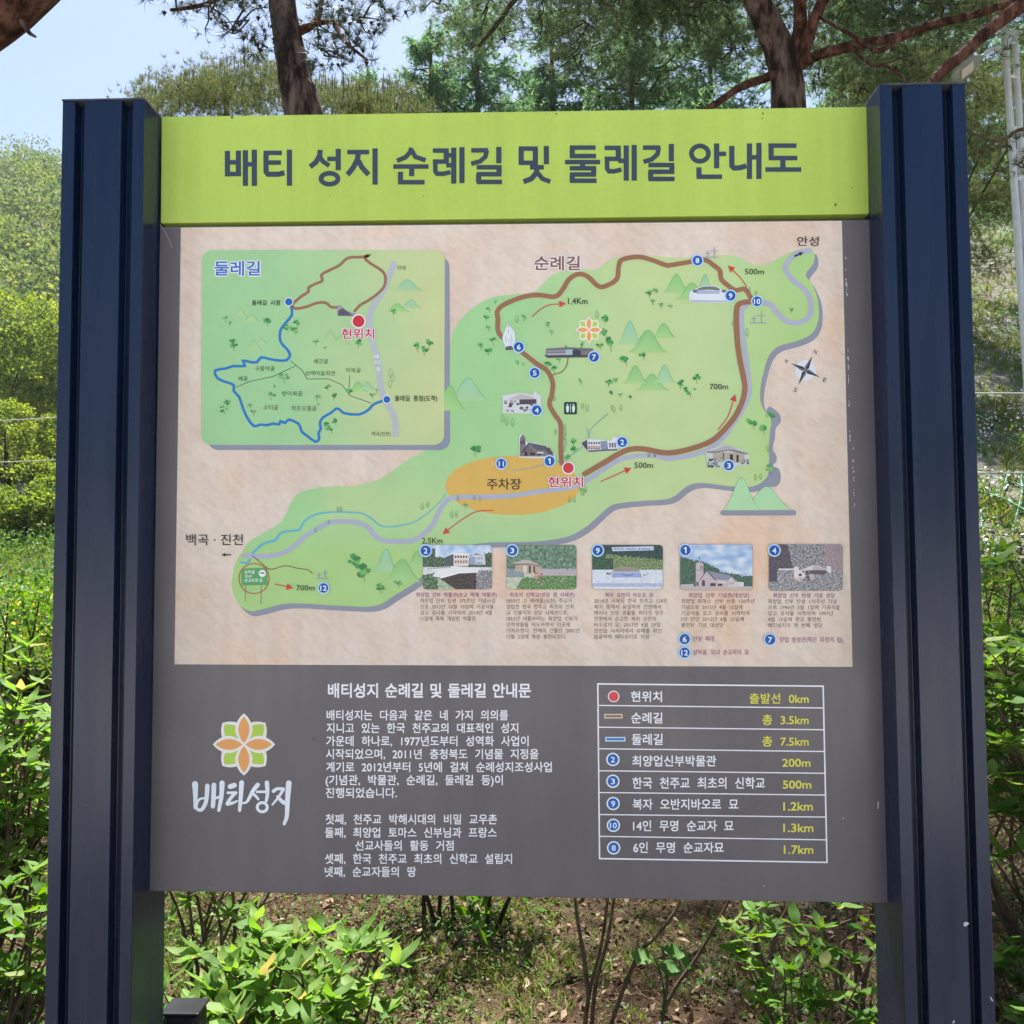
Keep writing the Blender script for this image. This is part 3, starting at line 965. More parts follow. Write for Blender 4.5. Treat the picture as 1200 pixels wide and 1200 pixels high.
def flower(cx, cy, R, name, parent, layer, wd=1.6):
    I = Ink()
    WHT, OR, GR = (232, 228, 222), (228, 160, 92), (176, 206, 76)

    def petal(a, L0, L1, wv, col, lay, grow):
        d = Vector((math.cos(a), math.sin(a))); n_ = Vector((-d.y, d.x)); c_ = Vector((cx, cy))
        up, dn = [], []
        for i in range(11):
            t_ = i / 10
            ww = (wv + grow * 1.6) * (math.sin(math.pi * t_) ** .8)
            q = L0 - grow * .8 + (L1 - L0 + 2 * grow) * t_
            up.append(tuple(c_ + d * q + n_ * ww)); dn.append(tuple(c_ + d * q - n_ * ww))
        I.poly(up + dn[-2:0:-1], col, lay)
    for k in range(4):
        petal(math.radians(45 + 90 * k), R * .12, R * .98, R * .30, WHT, layer, wd * .6)
        petal(math.radians(45 + 90 * k), R * .12, R * .96, R * .27, GR, layer + .5, 0)
    for k in range(4):
        petal(math.radians(90 * k), R * .03, R, R * .20, WHT, layer + 1, wd * .62)
        petal(math.radians(90 * k), R * .05, R * .97, R * .19, OR, layer + 1.5, 0)
    return I.build(name, parent)


flower(286, 872.3, 34, 'flower_emblem', None, 2, 3.4)
flower(*z5(785, 540), 14.4, 'flower_emblem', None, 7, 1.5)
I = Ink()
I.poly(rrect(661, 471.3, 676, 485.8, 1.6), (40, 60, 52), 7)
I.stroke([(668.5, 473.5), (668.5, 483.5)], .6, (206, 226, 214), 7.6, caps=False)
for x in (665, 672):
    I.disc(x, 474.6, 1.0, (206, 226, 214), 7.6)
    I.poly([(x - 1.7, 476), (x + 1.7, 476), (x + 1.7, 479.6), (x + 1.0, 483.4), (x - 1.0, 483.4), (x - 1.7, 479.6)], (206, 226, 214), 7.6)
I.build('toilet_symbol')
# small green road sign in a red circle
zq = Z(260, 620, 7.5)
I = Ink()
I.stroke([zq(210, 490), zq(208, 638)], .9, (138, 132, 134), 5, caps=False)
I.stroke([zq(347, 490), zq(346, 658)], .9, (138, 132, 134), 5, caps=False)
I.poly(zq([(172, 348), (400, 340), (402, 490), (178, 496)]), (88, 158, 96), 6)
I.disc(*zq(358, 390), 4.2, (226, 234, 228), 7)
I.poly(zq([(335, 392), (345, 380), (370, 380), (382, 392)]), (90, 96, 90), 7.5)
I.ring(*zq(285, 435), 17.6, 1.0, (190, 84, 60), 7.5, 40)
I.build('printed_road_sign')
for s, x0, x1, y0, y1 in (('삼박골', 202, 292, 362, 392), ('모녀', 204, 262, 400, 428), ('순교자의 묘', 204, 360, 434, 466)):
    zt(zq, s, x0, x1, y0, y1, (230, 238, 232), layer=7.5, bold=.02)

# little building pictures on the map ---------------------------------------
PG = (86, 84, 92)


def pic(name, items, z, layer=8):
    I = Ink()
    for k, (pts, col) in enumerate(items):
        I.poly(z(pts), col, layer + k * .25)
    return I.build(name)


def specks(I, z, x0, y0, x1, y1, n_, cols, r, layer, rr=None):
    rr = rr or rnd
    for i in range(n_):
        x, y = rr.uniform(x0, x1), rr.uniform(y0, y1)
        q = rr.uniform(.5, 1.2) * r
        m_ = 6
        I.poly([z(x + q * rr.uniform(.6, 1.2) * math.cos(6.283 * j / m_), y + q * rr.uniform(.5, 1) * math.sin(6.283 * j / m_)) for j in range(m_)], cols[i % len(cols)], layer + (i % 7) * .12)


LG = (196, 196, 204)
pic('chapel_picture', [([(285, 645), (288, 460), (318, 425), (350, 510), (372, 508), (530, 542), (600, 610), (608, 655), (400, 655)], (206, 210, 206)),
                       ([(292, 635), (295, 480), (318, 440), (342, 478), (345, 540), (345, 635)], (120, 112, 118)),
                       ([(300, 630), (305, 600), (370, 520), (525, 550), (590, 620), (590, 638), (300, 638)], (128, 116, 118)),
                       ([(365, 515), (525, 546), (540, 585), (440, 585)], (88, 90, 104)),
                       ([(372, 540), (420, 600), (410, 630), (330, 632), (330, 590)], (110, 100, 104)),
                       ([(310, 600), (368, 520), (375, 528), (318, 612)], (56, 54, 62)),
                       ([(385, 605), (430, 605), (430, 628), (385, 628)], (52, 50, 56)), ([(445, 600), (500, 600), (500, 612), (445, 612)], (212, 208, 210)),
                       ([(445, 614), (480, 614), (480, 628), (445, 628)], (56, 54, 60)), ([(300, 500), (312, 500), (312, 530), (300, 530)], (60, 58, 66)), ([(322, 500), (334, 500), (334, 530), (322, 530)], (64, 60, 66)),
                       ([(525, 560), (550, 560), (590, 610), (560, 625), (525, 600)], (84, 80, 88)), ([(338, 600), (352, 592), (362, 632), (338, 632)], (44, 42, 48))], zm)
pic('museum_picture', [([(825, 522), (885, 486), (1000, 490), (1090, 500), (1115, 465), (1150, 470), (1155, 585), (1000, 600), (890, 600)], (214, 214, 218)),
                       ([(832, 522), (885, 490), (890, 595), (862, 560)], (74, 76, 90)), ([(1000, 505), (1060, 500), (1070, 580), (1010, 590)], (132, 140, 160)),
                       ([(890, 545), (1005, 545), (1005, 560), (890, 560)], (184, 158, 148)), ([(895, 585), (1150, 570), (1150, 585), (895, 600)], (96, 96, 104))] +
    [([(896 + 22 * i, 512), (908 + 22 * i, 512), (908 + 22 * i, 530), (896 + 22 * i, 530)], (62, 60, 76)) for i in range(5)] +
    [([(896 + 22 * i, 562), (908 + 22 * i, 562), (908 + 22 * i, 576), (896 + 22 * i, 576)], (110, 76, 84)) for i in range(5)] +
    [([(1080 + 22 * i, 520), (1090 + 22 * i, 520), (1090 + 22 * i, 560), (1080 + 22 * i, 560)], (74, 76, 96)) for i in range(3)], zm)
I = Ink()
I.poly(zm([(142, 100), (180, 95), (300, 78), (400, 98), (430, 62), (455, 92), (478, 100), (482, 240), (380, 262), (145, 258)]), (206, 208, 212), 7.8)
I.poly(zm([(190, 138), (300, 88), (420, 118), (425, 138)]), (186, 178, 182), 8.2)
I.poly(zm([(290, 138), (440, 135), (440, 178), (290, 182)]), (82, 70, 80), 8.4)
specks(I, zm, 160, 150, 450, 240, 26, [(70, 66, 72), (150, 146, 150), (106, 100, 104)], 17, 8.6)
I.build('house_picture')
I = Ink()
I.poly(zz([(200, 370), (250, 345), (370, 305), (470, 335), (585, 385), (580, 490), (350, 515), (230, 510), (205, 440)]), (196, 200, 194), 7.8)
I.poly(zz([(260, 375), (540, 380), (545, 470), (270, 460)]), (176, 164, 146), 8.2)
I.poly(zz([(205, 372), (290, 355), (375, 318), (440, 335), (500, 365), (580, 388), (560, 396), (490, 382), (400, 362), (300, 380), (215, 382)]), (120, 118, 124), 8.5)
I.poly(zz([(215, 368), (290, 350), (375, 316), (440, 333), (500, 363), (400, 352), (300, 368)]), (172, 170, 172), 8.8)
for q in ([(412, 395), (440, 395), (440, 462), (412, 462)], [(470, 400), (490, 400), (490, 462), (470, 462)], [(352, 380), (360, 380), (360, 440), (352, 440)]):
    I.poly(zz(q), (58, 54, 58), 8.9)
specks(I, zz, 215, 425, 345, 505, 34, [(96, 104, 112), (140, 148, 150), (72, 80, 88), (168, 172, 176)], 15, 9)
specks(I, zz, 515, 440, 575, 480, 12, [(96, 104, 112), (140, 148, 160), (90, 96, 112)], 12, 9)
I.build('thatched_hut_picture')
z55 = Z(540, 330, 7.5)
I = Ink()
I.poly(spline(z55([(412, 372), (432, 395), (470, 440), (478, 510), (462, 570), (400, 600), (385, 560), (365, 500), (385, 440), (398, 400)]), 3, True), (214, 220, 222), 7.8)
I.poly(z55([(395, 575), (445, 565), (462, 600), (392, 606)]), (84, 92, 98), 8.2)
for q in ([(412, 380), (418, 410)], [(400, 395), (430, 385)], [(424, 500), (440, 560)], [(395, 480), (402, 540)], [(445, 470), (450, 540)], [(415, 420), (420, 460)]):
    I.stroke(z55(q), .5, (150, 154, 170), 8.2, caps=False)
I.build('statue_picture')
pic('retreat_house_picture', [([(750, 592), (935, 580), (1160, 590), (1160, 662), (760, 672), (735, 655), (750, 640)], (104, 106, 116)),
                              ([(755, 605), (920, 598), (920, 620), (755, 625)], (136, 136, 148)), ([(755, 632), (920, 628), (920, 645), (755, 650)], (168, 160, 168)),
                              ([(920, 600), (980, 598), (980, 645), (920, 648)], (156, 178, 186)), ([(985, 610), (1010, 595), (1050, 610), (1055, 655), (985, 660)], (56, 66, 74)),
                              ([(1060, 612), (1150, 610), (1150, 640), (1060, 645)], (130, 112, 118)), ([(740, 652), (1120, 648), (1110, 668), (770, 672)], (72, 74, 84)), ([(921, 560), (926, 560), (926, 600), (921, 600)], (84, 80, 88)), ([(913, 570), (934, 570), (934, 575), (913, 575)], (84, 80, 88))], z55)
I = Ink()
I.poly(zc([(55, 470), (110, 440), (160, 420), (230, 412), (310, 420), (340, 450), (420, 470), (430, 545), (380, 565), (70, 560), (58, 545)]), (216, 220, 228), 7.8)
I.poly(spline(zc([(120, 452), (160, 428), (230, 420), (300, 428), (325, 455), (230, 450)]), 3, True), (112, 118, 112), 8.4)
I.poly(zc([(130, 455), (320, 458), (325, 485), (120, 485)]), (164, 172, 196), 8.2)
I.poly(zc([(62, 540), (400, 545), (385, 560), (70, 556)]), (168, 176, 200), 8.2)
I.disc(*zc(108, 462), 3, (104, 114, 122), 8.6, 10, 2); I.disc(*zc(358, 462), 2.8, (104, 114, 122), 8.6, 10, 1.8)
I.build('tomb_picture')
pic('chapel_picture', [([(690, 310), (705, 312), (722, 332), (745, 338), (770, 352), (765, 357), (690, 355)], (150, 146, 162)), ([(694, 335), (712, 322), (740, 342), (755, 354), (694, 354)], (90, 84, 100))], zi, 8.5)


# photograph thumbnails --------------------------------------------------------
def thumb(name, x0, y0, x1, y1, fn, nx=84, ny=52):
    out = rrect(x0, y0, x1, y1, 4.2, 5)
    I = Ink()
    # border line in brownish
    I.poly([((x - (x0 + x1) / 2) * 1.012 + (x0 + x1) / 2, (y - (y0 + y1) / 2) * 1.02 + (y0 + y1) / 2) for x, y in out], (170, 150, 140), 6.6)
    # picture cells, trimmed to the rounded outline
    I.flat = True
    for j in range(ny):
        for i in range(nx):
            a0, a1 = x0 + (x1 - x0) * i / nx, x0 + (x1 - x0) * (i + 1) / nx
            b0, b1 = y0 + (y1 - y0) * j / ny, y0 + (y1 - y0) * (j + 1) / ny
            q = []
            for x, y in ((a0, b0), (a1, b0), (a1, b1), (a0, b1)):
                r_ = 4.2
                cx = min(max(x, x0 + r_), x1 - r_); cy = min(max(y, y0 + r_), y1 - r_)
                d = math.hypot(x - cx, y - cy)
                if d > r_:
                    x, y = cx + (x - cx) * r_ / d, cy + (y - cy) * r_ / d
                q.append((x, y))
            col = fn((a0 + a1) / 2, (b0 + b1) / 2)
            I.add(q, [(0, 1, 2, 3)], [lin(col)] * 4, 7.2)
    I.flat = False; I.k = 0
    return I, name


def mixc3(a, b_, k):
    k = max(0, min(1, k))
    return tuple(a[i] + (b_[i] - a[i]) * k for i in range(3))


def nz(x, y, s, o=0):
    return noise.noise(Vector((x * s, y * s, o)))


def folc(x, y, dark, light, s=.35, o=0):
    return mixc3(dark, light, .5 + .8 * nz(x, y, s, o) + .55 * nz(x, y, s * 3.3, o + 5))


# photo 1: museum over a stone bridge
t1 = Z(485, 630, 12)


def f1(x, y):
    X, Y = (x - 485) * 12, (y - 630) * 12
    if Y < 290 - .15 * abs(X - 500) + 20 * nz(x, y, .3):
        if X < 300 and Y > 150: return folc(x, y, (56, 76, 60), (118, 140, 116))
        return mixc3((150, 178, 214), (214, 222, 232), .5 + nz(x, y, .12) + (Y - 150) / 400)
    if Y < 410: return folc(x, y, (50, 70, 56), (112, 132, 106))
    if Y < 480 + (X - 130) * -.02 + 60 * (X < 500) * (1 - X / 500): return mixc3((190, 190, 192), (232, 230, 230), .5 + nz(x, y, .6))
    if X < 340: return folc(x, y, (50, 76, 52), (128, 152, 124))
    if Y > 560 and X < 340 + (Y - 560) * 1.5: return folc(x, y, (130, 160, 120), (196, 204, 186))
    if X > 880: return folc(x, y, (70, 66, 72), (200, 196, 198), .8)
    return folc(x, y, (48, 42, 44), (104, 90, 84), .6)


I, nm = thumb('museum_photo', 495.8, 638.8, 576.3, 690.4, f1)
for pts, col in (([(440, 280), (560, 225), (560, 380), (440, 380)], (86, 92, 102)), ([(560, 222), (780, 238), (770, 400), (560, 400)], (222, 212, 204)), ([(545, 215), (790, 232), (790, 248), (545, 236)], (236, 232, 232)),
                 ([(780, 262), (880, 240), (1000, 262), (1010, 380), (780, 380)], (204, 206, 216)), ([(780, 270), (865, 268), (865, 380), (780, 380)], (150, 160, 186)), ([(915, 200), (990, 190), (1000, 262), (920, 240)], (204, 210, 220)),
                 ([(140, 430), (560, 400), (930, 425), (905, 480), (640, 490), (370, 560), (260, 545), (330, 470)], (228, 226, 226)), ([(370, 560), (640, 490), (905, 482), (905, 492), (640, 502), (380, 575)], (248, 246, 246)),
                 ([(570, 318), (760, 318), (760, 328), (570, 328)], (186, 160, 146))):
    I.poly(t1(pts), col, 7.8 + .1 * rnd.random())
for i in range(5):
    for yy, cc in ((255, (52, 50, 60)), (330, (150, 104, 92))):
        I.poly(t1([(578 + 38 * i, yy), (600 + 38 * i, yy), (600 + 38 * i, yy + 30), (578 + 38 * i, yy + 30)]), cc, 8.5)
for i in range(3):
    for yy in (280, 345):
        I.poly(t1([(884 + 30 * i, yy), (898 + 30 * i, yy), (898 + 30 * i, yy + 25), (884 + 30 * i, yy + 25)]), (92, 92, 112), 8.5)
for i in range(13):
    I.poly(t1([(190 + 26 * i, 432 - i * 2), (204 + 26 * i, 430 - i * 2), (204 + 26 * i, 446 - i * 2), (190 + 26 * i, 448 - i * 2)]), (112, 108, 112), 8.5)
I.build(nm)
t2 = Z(585, 630, 12)


def f2(x, y):
    X, Y = (x - 585) * 12, (y - 630) * 12
    if Y < 440 + 20 * nz(x, y, .3): return folc(x, y, (72, 100, 84), (140, 166, 140), .3, 2)
    if Y > 560 + 30 * nz(x, y, .4) and X > 320 - (Y - 560) * .5 or (X > 560 and Y > 540): return folc(x, y, (60, 100, 56), (138, 172, 112), .6)
    if X > 560 and Y < 545: return mixc3((160, 160, 166), (200, 180, 184), .5 + nz(x, y, .7))
    if X < 350 and Y < 555: return folc(x, y, (110, 124, 132), (170, 176, 180), .7)
    return mixc3((176, 184, 156), (204, 204, 184), .5 + nz(x, y, .3))


I, nm = thumb('thatched_hut_photo', 594, 638.8, 675.2, 690.4, f2)
for pts, col in (([(220, 380), (600, 385), (580, 500), (390, 500), (230, 470)], (186, 166, 150)), ([(150, 372), (350, 310), (420, 322), (620, 402), (560, 410), (430, 372), (330, 378), (210, 395)], (126, 110, 104)), ([(170, 366), (350, 308), (420, 320), (600, 396), (430, 362), (330, 366)], (190, 180, 172)),
                 ([(415, 395), (445, 395), (445, 498), (415, 498)], (84, 72, 72)), ([(480, 400), (505, 400), (505, 490), (480, 490)], (90, 78, 76)), ([(338, 395), (386, 395), (386, 490), (338, 490)], (216, 204, 190))):
    I.poly(t2(pts), col, 7.8 + .02 * len(I.f) / 2000)
specks(I, t2, 500, 490, 620, 660, 14, [(190, 96, 112), (204, 132, 140), (214, 160, 164)], 18, 8.3)
specks(I, t2, 700, 490, 1000, 640, 12, [(190, 136, 140), (214, 176, 176)], 14, 8.3)
I.build(nm)
t3 = Z(685, 630, 12)


def f3(x, y):
    X, Y = (x - 685) * 12, (y - 630) * 12
    if Y < 230 + 30 * nz(x, y, .3) + (X - 300) * .1: return folc(x, y, (40, 56, 60), (74, 94, 88), .5, 3)
    if Y < 450:
        if X < 400 and Y > 300 or X < 300: return folc(x, y, (44, 70, 62), (80, 110, 84), .5)
        return folc(x, y, (84, 108, 70), (150, 164, 116), .5)
    if Y > 640 and Y < 695: return mixc3((164, 172, 196), (186, 192, 212), .5 + nz(x, y, .4))
    return mixc3((200, 206, 220), (222, 224, 230), .5 + nz(x, y, .3))


I, nm = thumb('tomb_photo', 694, 638.8, 776.5, 690.4, f3)
for k, (pts, col) in enumerate((([(380, 135), (970, 120), (972, 178), (395, 192)], (186, 202, 220)), ([(400, 480), (780, 480), (810, 560), (380, 560)], (150, 166, 204)), ([(385, 480), (440, 425), (520, 405), (640, 408), (740, 430), (782, 478)], (150, 142, 132)), ([(360, 478), (800, 480), (800, 490), (360, 488)], (206, 210, 218)))):
    I.poly(t3(pts), col, 7.8 + .1 * k)
I.stroke(t3([(530, 512), (570, 530), (640, 530), (680, 512)]), 1.0, (104, 118, 164), 8.4, smooth=3)
for i in range(15):
    if i not in (4, 9): I.poly(t3([(420 + 34 * i, 150 + (i % 3) * 3), (440 + 34 * i, 148), (440 + 34 * i, 168), (420 + 34 * i, 170)]), (96, 112, 148), 8.4)
specks(I, t3, 310, 495, 385, 525, 8, [(70, 84, 76), (110, 120, 116)], 12, 8.4); specks(I, t3, 830, 500, 890, 530, 7, [(80, 96, 84), (120, 128, 120)], 11, 8.4)
I.build(nm)
t4 = Z(785, 630, 12)


def f4(x, y):
    X, Y = (x - 785) * 12, (y - 630) * 12
    edge = 270 + (X - 150) * .25 if X < 420 else (350 + (X - 480) * .45 if X < 700 else 480 + (X - 700) * .15)
    if X > 1000: edge = 540
    if Y < edge + 22 * nz(x, y, .5):
        return mixc3((142, 172, 210), (212, 220, 228), .45 + 1.1 * nz(x * .5, y, .16, 4) + (.3 if 420 < Y < 480 else 0))
    if Y > 690: return (190, 176, 172)
    return folc(x, y, (52, 76, 66), (96, 124, 100), .5)


I, nm = thumb('chapel_photo', 797, 638.2, 881.5, 691.2, f4)
ST = (196, 178, 178)
for k, (pts, col) in enumerate((([(150, 660), (330, 650), (330, 695), (150, 695)], (186, 184, 176)), ([(362, 690), (362, 360), (415, 322), (470, 365), (470, 690)], ST), ([(360, 372), (415, 320), (472, 372), (415, 352)], (142, 140, 156)), ([(358, 450), (474, 450), (474, 462), (358, 462)], (150, 136, 142)),
                                ([(415, 690), (420, 590), (512, 470), (640, 590), (820, 600), (820, 690)], ST), ([(510, 462), (860, 535), (820, 600), (640, 590)], (140, 142, 158)), ([(500, 462), (516, 456), (645, 592), (628, 596)], (92, 82, 92)), ([(516, 458), (508, 482), (430, 592), (412, 600)], (92, 82, 92)),
                                ([(820, 690), (820, 600), (862, 550), (915, 620), (1035, 625), (1035, 685)], (208, 196, 194)), ([(862, 545), (960, 612), (915, 622)], (132, 134, 150)), ([(445, 680), (448, 610), (468, 590), (490, 612), (492, 680)], (84, 78, 86)), ([(565, 640), (640, 640), (640, 682), (565, 682)], (72, 70, 80)),
                                ([(672, 645), (735, 645), (735, 680), (672, 680)], (76, 76, 84)), ([(672, 615), (780, 615), (780, 642), (672, 642)], (212, 202, 196)), ([(425, 395), (440, 395), (440, 440), (425, 440)], (120, 116, 130)), ([(450, 395), (462, 395), (462, 440), (450, 440)], (120, 116, 130)), ([(412, 270), (418, 270), (418, 322), (412, 322)], (90, 96, 110)), ([(403, 280), (427, 280), (427, 286), (403, 286)], (90, 96, 110)),
                                ([(370, 620), (400, 620), (400, 680), (370, 680)], (100, 100, 106)), ([(975, 630), (1030, 630), (1030, 682), (975, 682)], (214, 210, 206)), ([(835, 620), (845, 620), (845, 665), (835, 665)], (146, 140, 150)), ([(860, 615), (870, 615), (870, 665), (860, 665)], (146, 140, 150)), ([(885, 620), (895, 620), (895, 665), (885, 665)], (146, 140, 150)))):
    I.poly(t4(pts), col, 7.6 + .07 * k)
I.build(nm)
t5 = Z(890, 630, 12)


def f5(x, y):
    X, Y = (x - 890) * 12, (y - 630) * 12
    if Y < 460:
        if X < 400 + (Y - 150) * .25: return mixc3((78, 72, 82), (98, 92, 100), .5 + nz(x, y, .3))
        if X > 900: return folc(x, y, (132, 116, 122), (182, 162, 160), .6, 2)
        return folc(x, y, (92, 88, 94), (184, 182, 182), .5, 9)
    if X < 240 and Y < 620: return (84, 78, 90)
    return folc(x, y, (96, 98, 104), (190, 186, 184), .5, 3)


I, nm = thumb('birthplace_church_photo', 901, 638, 987, 692, f5)
for k, (pts, col) in enumerate((([(262, 436), (480, 434), (480, 456), (262, 456)], (214, 210, 212)), ([(700, 460), (940, 455), (940, 500), (900, 520), (720, 510)], (96, 82, 96)), ([(540, 466), (740, 388), (790, 388), (940, 440), (940, 460), (740, 458)], (206, 198, 198)), ([(740, 458), (760, 388), (940, 445), (940, 460)], (182, 172, 176)),
                                ([(482, 560), (480, 420), (515, 402), (545, 420), (545, 460), (640, 480), (640, 560)], (222, 212, 208)), ([(470, 560), (620, 560), (620, 620), (500, 600)], (206, 186, 180)), ([(935, 470), (940, 405), (970, 395), (1000, 415), (1000, 500), (960, 480)], (214, 212, 212)), ([(690, 520), (760, 510), (760, 590), (700, 600)], (190, 178, 170)))):
    I.poly(t5(pts), col, 7.7 + .1 * k)
specks(I, t5, 560, 480, 720, 600, 16, [(70, 72, 76), (96, 98, 100)], 22, 8.8)
I.build(nm)

# captions under the photographs
PU, PT = (146, 76, 132), (112, 92, 82)


def para(x0s, ttl, lines, y0, dy, x1s, tcol=PU):
    s, a, b_ = ttl
    text(s, a, b_, y0, y0 + 5.6, tcol, 3, .012, sp=2, name='caption_title')
    for k, (s, b_) in enumerate(zip(lines, x1s)):
        text(s, x0s[k] if isinstance(x0s, list) else x0s, b_, y0 + 7.0 + dy * k, y0 + 12.4 + dy * k, PT, 3, 0, sp=2, name='caption_text')


para(492.5, ('최양업 신부 박물관(순교 박해 박물관)', 487.6, 582), ['최양업 신부 탄생 175주년 기념사업', '으로 2012년 10월 10일에 기공식을', '갖고 공사를 시작하여 2014년 4월', '11일에 축복 개관된 박물관'], 694.2, 7.0, [580, 578.5, 576.5, 557.5])
para(593.6, ('최초의 신학교(성당 겸 사제관)', 597.5, 673.5), ['1850년 고 페레올(요한) 주교가', '설립한 한국 천주교 최초의 신학', '교 건물이자 성당 사제관으로,', '1853년 여름부터는 최양업 신부가', '신학생들을 지도하면서 이곳에', '거처하였다. 현재의 건물은 2001년', '12월 2일에 복원 봉헌되었다.'], 694.2, 7.0, [670.5, 672.5, 665.5, 677, 667.5, 679, 663.5])
para(696.3, ('복자 오반지 바오로 묘', 709, 765.5), ['2014년 시복된 한국 천주교 124위', '복자 중에서 유일하게 진천에서', '태어나 신앙 생활을 하다가 청주', '진영에서 순교한 복자 오반지', '바오로의 묘, 2017년 4월 29일', '진천읍 사석리에서 유해를 확인', '발굴하여 배티성지로 이장'], 694.4, 7.0, [781.5, 774.5, 777.5, 768.5, 773.5, 775, 761])
para(798.3, ('최양업 신부 기념관(대성당)', 807, 877.5), ['최양업 토마스 신부 선종 150주년', '기념으로 2011년 4월 15일에', '기공식을 갖고 공사를 시작하여', '1년 만인 2012년 4월 15일에', '봉헌된 기념 대성당'], 694.8, 7.0, [884, 870, 878, 871.5, 847.5])
para(900, ('최양업 신부 탄생 기념 성당', 906, 978), ['최양업 신부 탄생 175주년 기념', '으로 1996년 3월 1일에 기공식을', '갖고 공사를 시작하여 1997년', '4월 15일에 완공 봉헌된', '배티성지의 첫 번째 성당'], 695, 7.0, [980, 984, 976, 961.5, 963.5])
text('산상 제대', 812, 836.5, 745.3, 751.6, PU, 3, .008, sp=2, name='caption_title')
text('삼박골, 모녀 순교자의 묘', 812, 877.5, 761, 767.4, PU, 3, .008, sp=2, name='caption_title')
text('양업 영성관(작은 피정의 집)', 913.5, 987.5, 746.4, 752.8, PU, 3, .008, sp=1.6, name='caption_title')

# white explanatory text ---------------------------------------------------------
zp = Z(370, 790, 3.871)
WT = (238, 236, 240)
zt(zp, '배티성지 순례길 및 둘레길 안내문', 57, 975, 42, 106, WT, layer=2, bold=.038, sp=1.3, name='heading')
for s, x0, x1, yc in (('배티성지는 다음과 같은 네 가지 의의를', 50, 872, 186), ('지니고 있는 한국 천주교의 대표적인 성지', 50, 918, 244), ('가운데 하나로, 1977년도부터 성역화 사업이', 48, 965, 303), ('시작되었으며, 2011년 충청북도 기념물 지정을', 47, 1010, 362), ('계기로 2012년부터 5년에 걸쳐 순례성지조성사업', 48, 1070, 421),
                      ('(기념관, 박물관, 순례길, 둘레길 등)이', 46, 848, 480), ('진행되었습니다.', 46, 368, 538), ('첫째, 천주교 박해시대의 비밀 교우촌', 45, 822, 658), ('둘째, 최양업 토마스 신부님과 프랑스', 43, 820, 718), ('선교사들의 활동 거점', 180, 625, 777), ('셋째, 한국 천주교 최초의 신학교 설립지', 42, 890, 837), ('넷째, 순교자들의 땅', 42, 455, 896)):
    zt(zp, s, x0, x1, yc - 23, yc + 23, WT, layer=2, bold=.026, sp=2.3, name='text_line')

# table --------------------------------------------------------------------------
z9 = Z(690, 790, 3.3333)
YL = (222, 214, 84)
I = Ink()
I.stroke(z9([(35, 38), (915, 47), (930, 735), (42, 720)]), 1.7, WT, 2, closed=True)
I.build('table_frame')
I = Ink()
for k, (a, b_) in enumerate(zip((122, 207, 291, 377, 462, 548, 633), (132, 217, 302, 387, 472, 558, 647))):
    I.stroke(z9([(36 + k, a), (917 + k * 2, b_)]), 1.3, WT, 2, caps=False)
I.build('table_rules')
for s, x0, x1, y0, y1, s2, a0, a1, b0, b1 in (('현위치', 165, 285, 67, 108, '출발선 0km', 628, 858, 75, 115), ('순례길', 166, 287, 150, 192, '총 3.5km', 678, 858, 158, 198), ('둘레길', 168, 288, 233, 276, '총 7.5km', 678, 858, 242, 282), ('최양업신부박물관', 170, 497, 318, 360, '200m', 756, 865, 329, 361),
                                              ('한국 천주교 최초의 신학교', 171, 687, 403, 447, '500m', 758, 868, 414, 446), ('복자 오반지바오로 묘', 172, 583, 487, 529, '1.2km', 760, 874, 498, 532), ('14인 무명 순교자 묘', 173, 565, 571, 613, '1.3km', 760, 876, 582, 616), ('6인 무명 순교자묘', 174, 526, 656, 698, '1.7km', 762, 876, 667, 701)):
    zt(z9, s, x0, x1, y0, y1, WT, layer=2, bold=.026, sp=2.2, name='table_text')
    zt(z9, s2, a0, a1, b0, b1, YL, layer=2, bold=.024, sp=2.2, name='table_distance')
dot(*z9(97, 87), 5.6, (214, 74, 78), 2)
I = Ink(); I.poly(z9([(60, 155), (132, 155), (132, 173), (60, 173)]), (214, 196, 176), 2); I.poly(z9([(65, 160), (127, 160), (127, 168), (65, 168)]), (136, 106, 92), 2.7); I.build('route_key')
I = Ink(); I.poly(z9([(64, 245), (143, 245), (143, 263), (64, 263)]), (196, 216, 236), 2); I.poly(z9([(69, 250), (138, 250), (138, 258), (69, 258)]), (50, 112, 186), 2.7); I.build('route_key')
for x, y, s in ((94, 333, '2'), (94, 418, '3'), (95, 505, '9'), (96, 590, '10'), (97, 678, '8')):
    p = z9(x, y)
    badge(p[0], p[1], 7.9, s, (222, 230, 238), (34, 96, 176), (226, 236, 246), 2)

